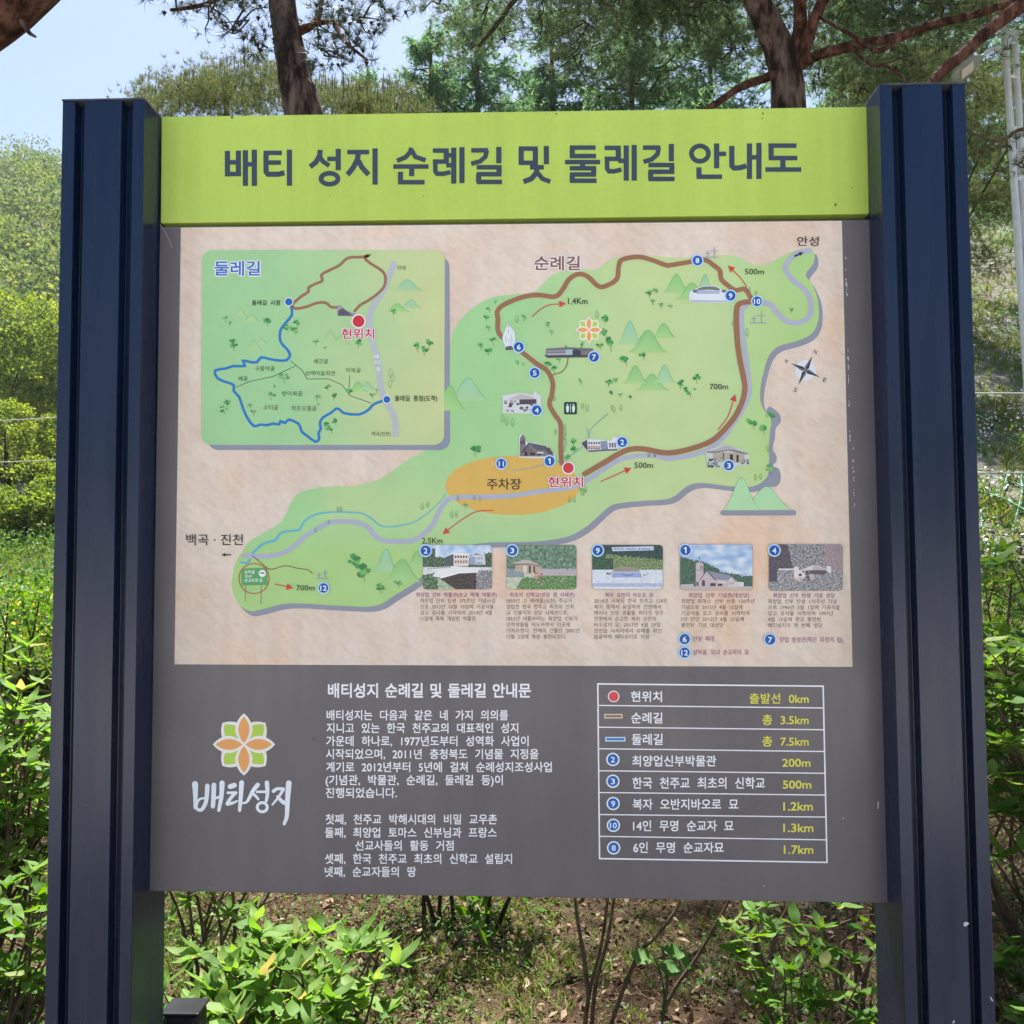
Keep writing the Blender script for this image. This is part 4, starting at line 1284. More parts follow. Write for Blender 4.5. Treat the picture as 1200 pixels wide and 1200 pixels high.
# brush lettering under the emblem ---------------------------------------------------
zg = Z(210, 900, 8.571)
I = Ink()
BW = (226, 232, 240)
for pts, w0, w1_ in (([(160, 160), (164, 280), (160, 400)], 62, 30), ([(284, 178), (272, 330), (232, 412), (192, 418), (172, 385), (200, 318), (262, 300)], 46, 20),
                     ([(350, 170), (346, 280), (340, 385)], 50, 44), ([(432, 150), (424, 290), (398, 425)], 54, 34), ([(348, 312), (424, 278)], 24, 24),
                     ([(512, 186), (556, 172)], 50, 50), ([(490, 248), (574, 246)], 28, 28), ([(566, 250), (520, 300), (486, 350)], 34, 34), ([(486, 358), (540, 350), (586, 328)], 42, 16),
                     ([(628, 146), (620, 290), (608, 425)], 50, 34), ([(790, 168), (740, 230), (700, 310), (672, 345), (630, 352)], 46, 18), ([(738, 255), (770, 280), (796, 312)], 34, 26), ([(782, 238), (872, 238)], 26, 26), ([(882, 146), (888, 250), (876, 330)], 46, 30),
                     ([(948, 232), (985, 208), (1050, 208)], 36, 30), ([(1045, 218), (1000, 290), (936, 368)], 34, 18), ([(990, 285), (1018, 318), (1056, 350)], 30, 42), ([(1102, 150), (1090, 320), (1082, 480), (1056, 560)], 58, 32)):
    I.stroke(zg(spline(pts, 5)), w0 / 8.571, BW, 2 + .05 * len(I.v) / 60, w1=w1_ / 8.571)
I.ring(*zg(836, 392), 50 / 8.571, 30 / 8.571, BW, 2.8, 26, 46 / 8.571)
I.build('brush_lettering')

# wear: white chips along the sheet's right edge, droppings and specks
I = Ink()
r3 = random.Random(3)
for i in range(46):
    v = r3.choice([r3.uniform(300, 345), r3.uniform(400, 470), r3.uniform(455, 600)])
    u = 988 + (v - 260) * .0255 + r3.uniform(1.0, 2.2) + (v > 520) * 2.5
    h = r3.uniform(1, 5)
    I.poly([(u, v), (u + r3.uniform(.3, 1.1), v + h * .3), (u + r3.uniform(.1, .8), v + h), (u - r3.uniform(.1, .5), v + h * .6)], (196, 198, 204), 2)
I.poly([(1028.6, 939), (1029.6, 939), (1029.2, 947), (1028.2, 948)], (214, 216, 222), 2)
for u, v, r in ((988, 959, .8), (895, 1038, .7), (450, 1048, .6), (300, 1042, .5), (245, 1040, .4)):
    I.disc(u, v, r, (186, 186, 192), 2, 7)
tag(I.build('scuff_marks'), kind='stuff')
I = Ink()
for u, v, r in ((979, 240, 1.5), (998, 220, .7), (894, 133, 1.1), (893, 139, .8), (652, 133.5, 1.1), (496.5, 230, .7), (272, 137.5, 1.6), (387, 230, .6), (640, 134, .6)):
    I.disc(u, v, r, (92, 98, 60), 1, 6, r * 1.3)
tag(I.build('specks', header), kind='stuff')
I = Ink()
I.stroke([(188, 263), (194, 272), (199, 282), (202, 291)], .55, (176, 172, 160), 12, smooth=3, caps=False)
I.build('cobweb_strand')
I = Ink()
for u, v, r in ((219, 978, 1.6), (368, 866, 1.8), (198, 853, 1.2), (240, 700, .6), (275, 598, .6), (505, 815, 2.0)):
    I.disc(u, v, r, (86, 80, 84), 1.6, 8)
tag(I.build('specks'), kind='stuff')
m_chip, _t, _b = new_mat('bare_chip', .7, .2); _b.inputs['Base Color'].default_value = (.6, .6, .58, 1)
for pts in ([(1129, 1082), (1132, 1080), (1136, 1082), (1133, 1085), (1130, 1086)], [(1160, 1169), (1161, 1168), (1164, 1173), (1163, 1174)], [(1116, 1198), (1118, 1195), (1119, 1197), (1117, 1200)]):
    f_ = [at(u, v, -.0006) for u, v in pts]
    child(mesh_obj('paint_chip', f_, [tuple(range(len(f_)))], m_chip))
flush_texts()
# ================================================================== MATERIALS OF THE PLACE
m_soil = noise_mat('dry_soil', [(0.28, (.020, .014, .009)), (0.5, (.052, .036, .023)), (0.72, (.10, .072, .048))], 2.2, 10, .95, .05, bump=.8, bscale=26, bdist=.03)
m_pave = noise_mat('pale_paving', [(0.3, (.40, .385, .355)), (0.7, (.50, .48, .45))], 1.2, 9, .9, .1, bump=.25, bscale=80, bdist=.004)
m_bank = noise_mat('bank_soil', [(0.3, (.11, .11, .08)), (0.5, (.18, .17, .14)), (0.60, (.13, .16, .09)), (0.75, (.22, .22, .18))], .9, 11, .95, .05, bump=.9, bscale=7, bdist=.15)
m_bark = noise_mat('pine_bark', [(0.40, (.022, .014, .012)), (0.5, (.085, .055, .045)), (0.62, (.16, .115, .095))], 11, 12, .9, .1, bump=1.0, bscale=15, stretch=(1, 1, .30), bdist=.08)
m_redbark = noise_mat('red_pine_bark', [(0.38, (.025, .012, .009)), (0.5, (.085, .038, .026)), (0.64, (.17, .085, .06))], 12, 12, .9, .1, bump=1.0, bscale=24, stretch=(1, 1, .5), bdist=.05)
m_twig = noise_mat('twig_bark', [(0.3, (.05, .034, .022)), (0.7, (.16, .12, .085))], 30, 6, .9, .1)
m_dtwig = noise_mat('dark_twig_bark', [(0.3, (.020, .015, .010)), (0.7, (.065, .048, .034))], 30, 6, .9, .1)
m_leaf = leaf_mat('shrub_leaf', [(0, (.050, .125, .018)), (.4, (.080, .175, .022)), (.75, (.115, .215, .032)), (.95, (.16, .24, .05)), (1, (.26, .20, .07))], .40)
m_leaf_y = leaf_mat('young_shrub_leaf', [(0, (.080, .175, .030)), (.5, (.125, .235, .042)), (.95, (.18, .28, .065)), (1, (.30, .25, .09))], .45)
m_leaf_d = leaf_mat('dark_shrub_leaf', [(0, (.035, .095, .018)), (.5, (.055, .14, .025)), (1, (.09, .18, .035))], .35)
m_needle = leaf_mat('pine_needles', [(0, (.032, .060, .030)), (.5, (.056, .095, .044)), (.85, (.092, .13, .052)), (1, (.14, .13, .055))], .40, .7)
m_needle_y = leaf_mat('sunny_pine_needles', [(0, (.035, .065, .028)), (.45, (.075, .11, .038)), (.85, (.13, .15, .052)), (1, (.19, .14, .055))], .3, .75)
m_larch = leaf_mat('larch_needles', [(0, (.060, .125, .072)), (.5, (.10, .19, .092)), (1, (.16, .25, .10))], .5, .7)
m_forest = leaf_mat('hill_forest_leaf', [(0, (.055, .10, .030)), (.4, (.095, .15, .045)), (.8, (.14, .19, .055)), (1, (.18, .20, .08))], .35, .7, .15)
m_forest_y = leaf_mat('near_wood_leaf', [(0, (.075, .13, .025)), (.5, (.15, .22, .04)), (1, (.24, .27, .06))], .40, .7, .15)
m_grass = leaf_mat('grass_blade', [(0, (.07, .13, .025)), (.5, (.13, .19, .04)), (.85, (.20, .21, .07)), (1, (.26, .22, .11))], .35, .6, .2)
m_weed = leaf_mat('weed_leaf', [(0, (.035, .10, .02)), (.6, (.07, .16, .03)), (1, (.14, .20, .05))], .35, .6, .2)
m_litter = leaf_mat('dead_leaf', [(0, (.05, .030, .018)), (.4, (.11, .068, .042)), (.8, (.19, .13, .085)), (1, (.33, .26, .18))], .12, .8, .1)
m_straw = leaf_mat('dead_pine_needle', [(0, (.08, .042, .022)), (.6, (.16, .095, .052)), (1, (.30, .22, .13))], .1, .7, .1)
m_flower, _t, _b = new_mat('white_petal', .7, .1); _b.inputs['Base Color'].default_value = (.72, .72, .66, 1)
m_yflower, _t, _b = new_mat('yellow_petal', .7, .1); _b.inputs['Base Color'].default_value = (.62, .50, .03, 1)
m_cone = noise_mat('pine_cone_brown', [(.3, (.02, .014, .010)), (.7, (.06, .04, .03))], 40)
m_net = noise_mat('teal_erosion_net', [(.3, (.10, .27, .23)), (.7, (.18, .37, .31))], 20, rough=.7)
m_galv = noise_mat('galvanised_steel', [(.3, (.58, .60, .62)), (.7, (.72, .74, .76))], 12, rough=.4, metal=.25)
m_lamp = noise_mat('grey_lamp_housing', [(.3, (.22, .25, .22)), (.7, (.30, .33, .29))], 12, rough=.5)
m_lens, _t, _b = new_mat('lamp_glass', .25, .5); _b.inputs['Base Color'].default_value = (.55, .50, .42, 1)
m_glass, _t, _b = new_mat('dark_glass', .08, .6); _b.inputs['Base Color'].default_value = (.02, .025, .03, 1)
m_black = noise_mat('black_plastic', [(.3, (.012, .012, .013)), (.7, (.022, .022, .024))], 12, rough=.35)
m_cable = noise_mat('cable_sheath', [(.3, (.30, .31, .28)), (.7, (.42, .43, .39))], 12, rough=.6)

# crown-to-crown differences of hue on the wooded hills
for m_ in (m_forest, m_forest_y):
    t = m_.node_tree
    rp = [n_ for n_ in t.nodes if n_.type == 'VALTORGB'][0]
    dest = [l.to_socket for l in rp.outputs[0].links]
    tc = nd(t, 'ShaderNodeTexCoord'); nz_ = nd(t, 'ShaderNodeTexNoise')
    nz_.inputs['Scale'].default_value = .16; nz_.inputs['Detail'].default_value = 2
    t.links.new(tc.outputs['Object'], nz_.inputs[0])
    tint = ramp(t, nz_.outputs[0], [(.36, (.62, .74, .70)), (.5, (1, 1, 1)), (.64, (1.25, 1.15, .85))])
    mx = nd(t, 'ShaderNodeMix', data_type='RGBA', blend_type='MULTIPLY'); mx.inputs[0].default_value = 1
    t.links.new(rp.outputs[0], mx.inputs[6]); t.links.new(tint, mx.inputs[7])
    for d_ in dest:
        t.links.new(mx.outputs[2], d_)
NR = np.random.default_rng(11)


# ================================================================== TERRAIN
def sm(x):
    x = np.clip(x, 0, 1)
    return x * x * (3 - 2 * x)


def height(x, y):
    x = np.asarray(x, float); y = np.asarray(y, float)
    d = np.maximum(y + 1.816, 1.0)
    a = (x - .8) / d
    h = .03 * np.clip(y - 2.5, 0, 9) + .09 * np.clip(y - 11.5, 0, 48)
    wb = sm((a + .36) / .26)
    h = h + np.clip(np.minimum(y, 46) - 10, 0, 40) * .50 * wb
    hillf = (1 - sm((a + .62) / 1.0) * .5)
    h = h + np.clip(np.minimum(y, 185) - 58, 0, 140) * .60 * hillf * (1 - wb * .6)
    wob = np.sin(x * .9 + 1.3) * np.cos(y * .7) * .12 + np.sin(x * .31) * np.sin(y * .23 + 2) * .5
    h = h + wob * np.clip((y - 8) / 14, 0, 1) + .018 * np.sin(x * 3.1 + y) * np.cos(y * 2.7 - x) * (y > .4)
    return h


xs = np.concatenate([-np.geomspace(240, 6, 46), np.linspace(-5.8, 7.8, 70), np.geomspace(8, 240, 46)])
ys = np.concatenate([np.linspace(-70, -3, 12), np.linspace(-2.5, 6, 60), np.geomspace(6.2, 320, 90)])
XX, YY = np.meshgrid(xs, ys)
ZZ = height(XX, YY)
V = np.stack([XX, YY, ZZ], -1).reshape(-1, 3)
nx_, ny_ = len(xs), len(ys)
ii = np.arange(ny_ - 1)[:, None] * nx_ + np.arange(nx_ - 1)[None, :]
Q = np.stack([ii, ii + 1, ii + nx_ + 1, ii + nx_], -1).reshape(-1, 4)
yc = V[Q[:, 0], 1]
tag(np_obj('ground', V, Q, [m_soil, m_bank], smooth=True, n=4, midx=(yc > 8).astype(int)), kind='structure')
pv = mesh_obj('pavement', [(-40, -45, .10), (40, -45, .10), (40, -.55, .10), (-40, -.55, .10), (-40, -45, -.1), (40, -45, -.1), (40, -.55, -.1), (-40, -.55, -.1)],
              [(0, 1, 2, 3), (3, 2, 6, 7), (0, 3, 7, 4), (1, 5, 6, 2)], m_pave)
tag(pv, kind='structure')
m_asph = noise_mat('dark_strip_asphalt', [(.3, (.085, .082, .077)), (.7, (.13, .127, .12))], 3, 10, .9, .15, bump=.4, bscale=120, bdist=.004)
tag(mesh_obj('unseen_dark_strip', [(-40, -3.4, .104), (40, -3.4, .104), (40, -.75, .104), (-40, -.75, .104)], [(0, 1, 2, 3)], m_asph), kind='structure')  # strip added out of view, dark so the lower posts mirror less brightness


# ================================================================== PLANT BUILDERS
def unit(v):
    return v / np.maximum(np.linalg.norm(v, axis=-1, keepdims=True), 1e-9)


class Tubes:
    def __init__(s):
        s.v = []; s.f = []; s.n = 0

    def add(s, pts, r0, r1, seg=7, rough=0.0):
        P = np.array(pts, float)
        if len(P) > 2:
            P = np.array([tuple(q) for q in smooth3(P, 4)])
        n_ = len(P)
        T = np.gradient(P, axis=0); T = unit(T)
        up = np.array([.13, .21, .97])
        if abs(T[0] @ up) > .9: up = np.array([1., 0, 0])
        A = unit(np.cross(T, up)); B = np.cross(T, A)
        R_ = np.linspace(r0, r1, n_)
        th = np.arange(seg) * 2 * math.pi / seg
        rr = R_[:, None] * (1 + rough * NR.uniform(-1, 1, (n_, seg)))
        V_ = P[:, None, :] + (A[:, None, :] * np.cos(th)[None, :, None] + B[:, None, :] * np.sin(th)[None, :, None]) * rr[..., None]
        s.v.append(V_.reshape(-1, 3))
        i = np.arange(n_ - 1)[:, None] * seg; j = np.arange(seg)[None, :]; k = (j + 1) % seg
        s.f.append(np.stack([i + j, i + k, i + seg + k, i + seg + j], -1).reshape(-1, 4) + s.n)
        s.n += n_ * seg
        return s

    def build(s, name, mat, parent=None, smooth=True):
        return np_obj(name, np.concatenate(s.v), np.concatenate(s.f), mat, parent, smooth, 4)


def smooth3(P, n=4):
    out = []
    m_ = len(P)
    for i in range(m_ - 1):
        p0 = P[max(i - 1, 0)]; p1 = P[i]; p2 = P[i + 1]; p3 = P[min(i + 2, m_ - 1)]
        for k in range(n):
            t_ = k / n
            out.append(.5 * (2 * p1 + (p2 - p0) * t_ + (2 * p0 - 5 * p1 + 4 * p2 - p3) * t_ ** 2 + (3 * p1 - p0 - 3 * p2 + p3) * t_ ** 3))
    out.append(P[-1])
    return out


def needles(C, D, k, L, wd, spread):
    """C tuft centres, D tuft directions -> verts, tris"""
    N = len(C)
    c = np.repeat(C, k, 0); d = unit(np.repeat(D, k, 0) + NR.normal(0, spread, (N * k, 3)))
    s = unit(np.cross(d, NR.normal(0, 1, (N * k, 3))))
    ll = L * NR.uniform(.7, 1.15, (N * k, 1))
    c = c + d * NR.uniform(0, .25, (N * k, 1)) * L
    V_ = np.stack([c - s * wd / 2, c + s * wd / 2, c + d * ll], 1).reshape(-1, 3)
    return V_, np.arange(N * k * 3).reshape(-1, 3)


def blob_points(c, r, n_, flat=.6):
    v = unit(NR.normal(0, 1, (n_, 3))) * NR.uniform(.35, 1, (n_, 1)) ** .6
    return c + v * np.array([r, r, r * flat]), v


def leaf_quads(C, size, asp=.6, up=.3, lean=None):
    """small pointed leaf faces (2 triangles each, folded) at C"""
    N = len(C)
    d = unit(NR.normal(0, 1, (N, 3)) + (0 if lean is None else lean))
    nrm = unit(NR.normal(0, 1, (N, 3)) + np.array([0, 0, up * 3]))
    s = unit(np.cross(d, nrm))
    L = np.asarray(size).reshape(-1, 1) * NR.uniform(.7, 1.2, (N, 1))
    n2 = np.cross(s, d)
    V_ = np.stack([C, C + d * L * .5 + s * L * asp * .5 + n2 * L * .08, C + d * L, C + d * L * .5 - s * L * asp * .5 + n2 * L * .08], 1).reshape(-1, 3)
    i = np.arange(N)[:, None] * 4
    return V_, np.concatenate([i + [0, 1, 2], i + [0, 2, 3]], 1).reshape(-1, 3)


# a leaf: seven stations along a folded, drooping blade
def leaf_mesh(name, L, W, mat, droop=.18, fold=.22, tipw=1.0, bulge=.42):
    st = [0, .12, .3, .5, .7, .88, 1.0]
    vs, fs = [], []
    for t_ in st:
        wv = W * (math.sin(math.pi * min(1, t_ ** (math.log(.5) / math.log(bulge)))) ** .85) if 0 < t_ < 1 else 0.0
        z = -droop * L * t_ * t_ + .05 * L * math.sin(t_ * 7)
        vs += [(-wv / 2, t_ * L, z + fold * wv * .5), (0, t_ * L, z), (wv / 2, t_ * L, z + fold * wv * .5)]
    for i in range(len(st) - 1):
        a = 3 * i
        fs += [(a, a + 1, a + 4, a + 3), (a + 1, a + 2, a + 5, a + 4)]
    me = bpy.data.meshes.new(name)
    me.from_pydata(vs, [], fs)
    me.materials.append(mat)
    me.polygons.foreach_set('use_smooth', [True] * len(fs))
    me.update()
    return me


def frame(d, nrm, s):
    d = d / np.linalg.norm(d)
    x = np.cross(d, nrm); x /= max(np.linalg.norm(x), 1e-6)
    z = np.cross(x, d)
    return Matrix(((x[0] * s, d[0] * s, z[0] * s, 0), (x[1] * s, d[1] * s, z[1] * s, 0), (x[2] * s, d[2] * s, z[2] * s, 0), (0, 0, 0, 1)))


def shrub(label, base, h, stems, spread, L, W, mat, nwh=5, cat='shrub', tw=m_twig, whorls=3, group=None, name='leafy_shrub', stem_r=.008, low=.35, lean=(0, 0), bulge=.42, cap=290, sc=(.45, 1.2), up=.55, droop=.18):
    root = empty(name, (base[0], base[1], float(height(base[0], base[1]))))
    tag(root, label, cat, group)
    rl = random.Random(int(base[0] * 100 + base[1] * 1000) + 5)
    variants = [leaf_mesh('leaf', L, W, mat, droop, .25, bulge=bulge), leaf_mesh('leaf', L * .95, W * 1.08, mat, droop * 1.8, .35, bulge=bulge), leaf_mesh('leaf', L * 1.05, W * .9, mat, droop * .4, .18, bulge=bulge)]
    T = Tubes()
    leaves = []
    for i in range(stems):
        a = rl.uniform(0, 6.283)
        r_ = spread * rl.uniform(.25, 1)
        hh = h * rl.uniform(.72, 1.0) * (1 - .25 * (r_ / spread) ** 2)
        p0 = np.array([rl.uniform(-.04, .04), rl.uniform(-.04, .04), -.03])
        p3 = np.array([math.cos(a) * r_ + lean[0], math.sin(a) * r_ + lean[1], hh])
        p1 = p0 + (p3 - p0) * .33 + np.array([rl.uniform(-.06, .06), rl.uniform(-.06, .06), .03]) * h
        p2 = p0 + (p3 - p0) * .68 + np.array([rl.uniform(-.06, .06), rl.uniform(-.06, .06), .03]) * h
        T.add([p0, p1, p2, p3], stem_r, stem_r * .35, 6)
        S = np.array(smooth3(np.array([p0, p1, p2, p3]), 6))
        ends = [(S[-1], unit(S[-1] - S[-3]))]
        for q in range(whorls):
            k = int(len(S) * rl.uniform(low, .92))
            b_ = rl.uniform(0, 6.283)
            dd = unit(np.array([math.cos(b_), math.sin(b_), rl.uniform(.2, 1.1)]))
            ln = h * rl.uniform(.10, .22)
            e_ = S[k] + dd * ln
            T.add([S[k], S[k] + dd * ln * .5 + np.array([0, 0, .01]), e_], stem_r * .4, stem_r * .22, 5)
            ends.append((e_, dd))
            m_ = S[k] + dd * ln * .55
            leaves.append((m_, unit(np.array([dd[1], -dd[0], .3]) * rl.choice([-1, 1])), rl.uniform(*sc) * .8))
        for e_, dd in ends:
            for q in range(nwh):
                b_ = 6.283 * q / nwh + rl.uniform(-.4, .4)
                o = np.array([math.cos(b_), math.sin(b_), 0])
                ld = unit(o + dd * rl.uniform(.2, 1.0) + np.array([0, 0, up * rl.uniform(-.3, 1.4)]))
                leaves.append((e_, ld, rl.uniform(*sc)))
            leaves.append((e_, unit(dd + np.array([rl.uniform(-.3, .3), rl.uniform(-.3, .3), .3])), rl.uniform(.4, .8)))
    T.build('stem', tw, root)
    rl.shuffle(leaves)
    # the leaves nearest to the viewer's side are the ones seen largest
    leaves.sort(key=lambda t_: (t_[0][1] - t_[0][2] * .3))
    rest_v, rest_f, n_ = [], [], 0
    vcache = [(np.array([v.co[:] for v in me.vertices]), [tuple(p.vertices) for p in me.polygons]) for me in variants]
    for i, (p, d, s_) in enumerate(leaves):
        nrm = unit(np.array([rl.uniform(-.4, .4), rl.uniform(-.4, .4), 1.0]))
        M = frame(d, nrm, s_)
        M.translation = Vector(p)
        k = rl.randrange(3)
        if i < cap:
            o = bpy.data.objects.new('leaf', variants[k]); COL.objects.link(o)
            o.parent = root; o.matrix_local = M
        else:
            A = np.array(M)[:3, :3]
            vv, ff = vcache[k]
            rest_v.append(vv @ A.T + p); rest_f += [tuple(n_ + j for j in f) for f in ff]; n_ += len(vv)
    if rest_v:
        tag(np_obj('foliage', np.concatenate(rest_v), np.array(rest_f), mat, root, True, 4), kind='stuff')
    return root


# ================================================================== SHRUBS AND SAPLINGS ROUND THE BOARD
def gx(u, Y):
    return float(at(u, 900, Y)[0])


shrub('low bushy shrub with bright green pointed leaves close behind the board, under its left half', (gx(352, .75), .75), .57, 27, .37, .088, .032, m_leaf_y, nwh=6, whorls=3, low=.5, up=.9)
shrub('taller thin shrub with narrow light leaves right beside the left post, seen below the board', (gx(245, 1.5), 1.5), .98, 9, .28, .078, .027, m_leaf_y, nwh=5, whorls=5, low=.2)
shrub('bright yellow green leafy bush left of the left post, in full sun', (gx(-10, 1.7), 1.7), 1.26, 34, .50, .105, .036, m_leaf_y, nwh=6, whorls=6, low=.35, name='leafy_shrub')
shrub('lower darker bush at the foot of the left post, on its outer side', (gx(5, 1.05), 1.05), .66, 12, .26, .088, .033, m_leaf, nwh=5, whorls=4, low=.3)
shrub('broad leaved green bush right of the right post, as high as the map', (gx(1232, 1.6), 1.6), 1.58, 38, .54, .100, .044, m_leaf_y, nwh=6, whorls=6, low=.45, bulge=.5)
shrub('light green bush behind the broad leaved one at the right edge', (gx(1225, 2.6), 2.6), 1.66, 26, .50, .085, .036, m_leaf_y, nwh=6, whorls=5, low=.4)
shrub('small weed bush on the ground outside the right post', (gx(1215, 1.2), 1.2), .36, 16, .32, .060, .030, m_leaf, nwh=5, whorls=3, low=.2)
shrub('slim sapling with oval light green leaves beside the right post, under the board', (gx(930, .95), .95), .66, 10, .22, .070, .032, m_leaf, nwh=4, whorls=4, low=.3, name='sapling', bulge=.48, stem_r=.005)
shrub('thin two stemmed sapling reaching the lower right corner of the board', (gx(985, 1.5), 1.5), .85, 3, .16, .062, .030, m_leaf, nwh=4, whorls=2, low=.65, name='sapling', bulge=.48)


def bare(label, base, stems, tw, rad, leafy=None, name='bare_shrub'):
    """stems: list of polylines in pixels at depth; the shrub goes on up behind the board"""
    root = empty(name, (base[0], base[1], float(height(base[0], base[1]))))
    tag(root, label, 'shrub')
    for pts in stems:
        P = [at(u, v, Y) - np.array(root.location) for u, v, Y in pts]
        Tubes().add(P, rad, rad * .45, 7, .08).build('stem', tw, root)
    return root


def grow_up(root, top, n_, mat, L, W):
    vs, fs, k = [], [], 0
    C, _ = blob_points(np.array(top) - np.array(root.location), .42, n_, .7)
    V_, F_ = leaf_quads(C, L, W / L, .4)
    tag(np_obj('foliage', V_, F_, mat, root), kind='stuff')


b1 = bare('dark many stemmed shrub behind the board, its stems showing below the lower edge', (gx(520, 2.3), 2.3),
          [[(505, 1128, 2.3), (498, 1085, 2.3), (497, 1040, 2.3), (500, 950, 2.3)], [(512, 1128, 2.25), (509, 1085, 2.25), (500, 1050, 2.2), (470, 960, 2.2)], [(528, 1122, 2.3), (532, 1080, 2.3), (528, 1040, 2.3), (520, 940, 2.3)], [(548, 1120, 2.35), (552, 1075, 2.35), (556, 1035, 2.3), (560, 940, 2.3)],
           [(565, 1122, 2.2), (583, 1085, 2.2), (598, 1050, 2.15), (640, 960, 2.1)], [(560, 1124, 2.25), (570, 1095, 2.25), (574, 1050, 2.2), (590, 950, 2.2)], [(516, 1125, 2.3), (518, 1095, 2.3), (516, 1050, 2.3), (540, 950, 2.3)]], m_dtwig, .014)
grow_up(b1, at(530, 900, 2.3), 700, m_leaf, .07, .032)
V_, F_ = leaf_quads(at(575, 1052, 2.1) - np.array(b1.location) + NR.normal(0, .07, (30, 3)), .09, .5, .5)
tag(np_obj('foliage', V_, F_, m_leaf, b1), kind='stuff')
b2 = bare('pale twiggy shrub with crooked bare branches under the middle of the board', (gx(700, 1.35), 1.35),
          [[(683, 1230, 1.35), (690, 1165, 1.35), (704, 1110, 1.35), (712, 1050, 1.3), (716, 960, 1.3)], [(692, 1235, 1.35), (697, 1160, 1.32), (712, 1100, 1.3), (722, 1040, 1.3), (740, 960, 1.3)], [(690, 1170, 1.35), (684, 1120, 1.35), (677, 1080, 1.35), (672, 1040, 1.35), (660, 960, 1.3)],
           [(708, 1225, 1.3), (730, 1160, 1.3), (748, 1118, 1.28), (768, 1098, 1.28), (790, 1070, 1.25), (800, 1040, 1.25), (812, 960, 1.2)]], m_twig, .0085)
grow_up(b2, at(720, 900, 1.3), 400, m_leaf, .06, .03)
b3 = bare('grey branched sapling with a forked trunk standing against the right post', (gx(1012, 1.5), 1.5),
          [[(1010, 1215, 1.5), (1012, 1160, 1.5), (1018, 1130, 1.5), (1024, 1090, 1.48), (1020, 960, 1.45)], [(1012, 1150, 1.5), (1003, 1120, 1.5), (1001, 1080, 1.5), (990, 960, 1.45)], [(868, 1200, 1.6), (900, 1130, 1.6), (912, 1085, 1.6), (930, 1050, 1.6), (960, 960, 1.6)], [(895, 1145, 1.6), (880, 1085, 1.6), (878, 1040, 1.6)]], m_twig, .010)
grow_up(b3, at(980, 920, 1.5), 260, m_leaf, .06, .03)
b4 = bare('leaning grey stick of a shrub right of the middle under the board', (gx(790, 1.5), 1.5),
          [[(765, 1215, 1.45), (790, 1160, 1.45), (818, 1120, 1.45), (838, 1085, 1.4), (858, 1045, 1.35), (880, 960, 1.3)], [(902, 1150, 1.7), (888, 1110, 1.7), (878, 1075, 1.7), (876, 1045, 1.7), (870, 960, 1.7)], [(775, 1190, 1.45), (782, 1150, 1.45), (776, 1110, 1.45)]], m_twig, .008)
# broad round leaves in the middle
rl = empty('broad_leaved_weed', tuple(at(775, 1215, 1.25)))
tag(rl, 'weed with two broad round leaves beside the pale twigs under the board', 'plant')
Tubes().add([np.zeros(3), at(778, 1160, 1.25) - np.array(rl.location), at(768, 1125, 1.25) - np.array(rl.location)], .004, .002, 5).build('stem', m_leaf_d, rl)
me_r = leaf_mesh('leaf', .075, .06, m_leaf_d, .15, .2, bulge=.5)
for u, v, du, dv, s_ in ((776, 1112, 1, .1, 1.0), (772, 1134, 1, -.1, 1.05), (766, 1124, -1, -.35, 1.1), (798, 1122, .9, .8, .6)):
    p = at(u, v, 1.25) - np.array(rl.location)
    o = bpy.data.objects.new('leaf', me_r); COL.objects.link(o); o.parent = rl
    M = frame(np.array([du, -.3, -dv]), unit(np.array([0, -.5, 1.])), s_); M.translation = Vector(p); o.matrix_local = M


# clipped hedge and meadow plants beyond, on the left ------------------------------
def leaf_mass(name, label, cat, c, r, n_, size, mat, flat=.8, kind=None, stems=0):
    root = empty(name, (c[0], c[1], float(height(c[0], c[1]))))
    tag(root, label, cat)
    z0 = c[2]
    v = NR.uniform(-1, 1, (n_, 3))
    e_ = np.abs(v).max(1, keepdims=True)
    v = v / e_ ** .75
    C = v * np.array(r) + np.array([0, 0, z0]) + NR.normal(0, .03, (n_, 3))
    V_, F_ = leaf_quads(C, size, .5, .35)
    tag(np_obj('foliage', V_, F_, mat, root), kind='stuff')
    T = Tubes()
    for k in range(max(stems, 3)):
        x = NR.uniform(-.8, .8) * r[0]; y = NR.uniform(-.8, .8) * r[1]
        T.add([(x, y, -.1), (x + .05, y, z0 * .5), (x + NR.uniform(-.2, .2), y, z0 + r[2] * .6)], .014, .006, 5)
    T.build('stem', m_dtwig, root)
    return root


leaf_mass('clipped_hedge', 'flat topped clipped green hedge behind the bush at the left edge', 'hedge', (gx(0, 6.0) - .5, 6.0, .95), (1.9, .5, .33), 9000, .05, m_leaf, stems=18)
leaf_mass('clipped_hedge', 'row of low green shrubs at the foot of the planted slope, right edge', 'hedge', (gx(1220, 6.5) + .6, 6.5, 1.05), (2.2, .6, .38), 9000, .055, m_leaf_d, stems=18)


# ================================================================== GROUND COVER
def place(n_, x0, x1, y0, y1, dens=None):
    x = NR.uniform(x0, x1, n_); y = NR.uniform(y0, y1, n_)
    if dens is not None:
        k = NR.uniform(0, 1, n_) < dens(x, y)
        x, y = x[k], y[k]
    return np.stack([x, y, height(x, y)], 1)


def patch(x, y, s=1.0, o=0.0):
    return .5 + .5 * np.sin(x * 2.3 * s + 1.7 * np.sin(y * 1.9 * s + o) + o) * np.cos(y * 2.7 * s + 1.3 * np.sin(x * 1.4 * s))


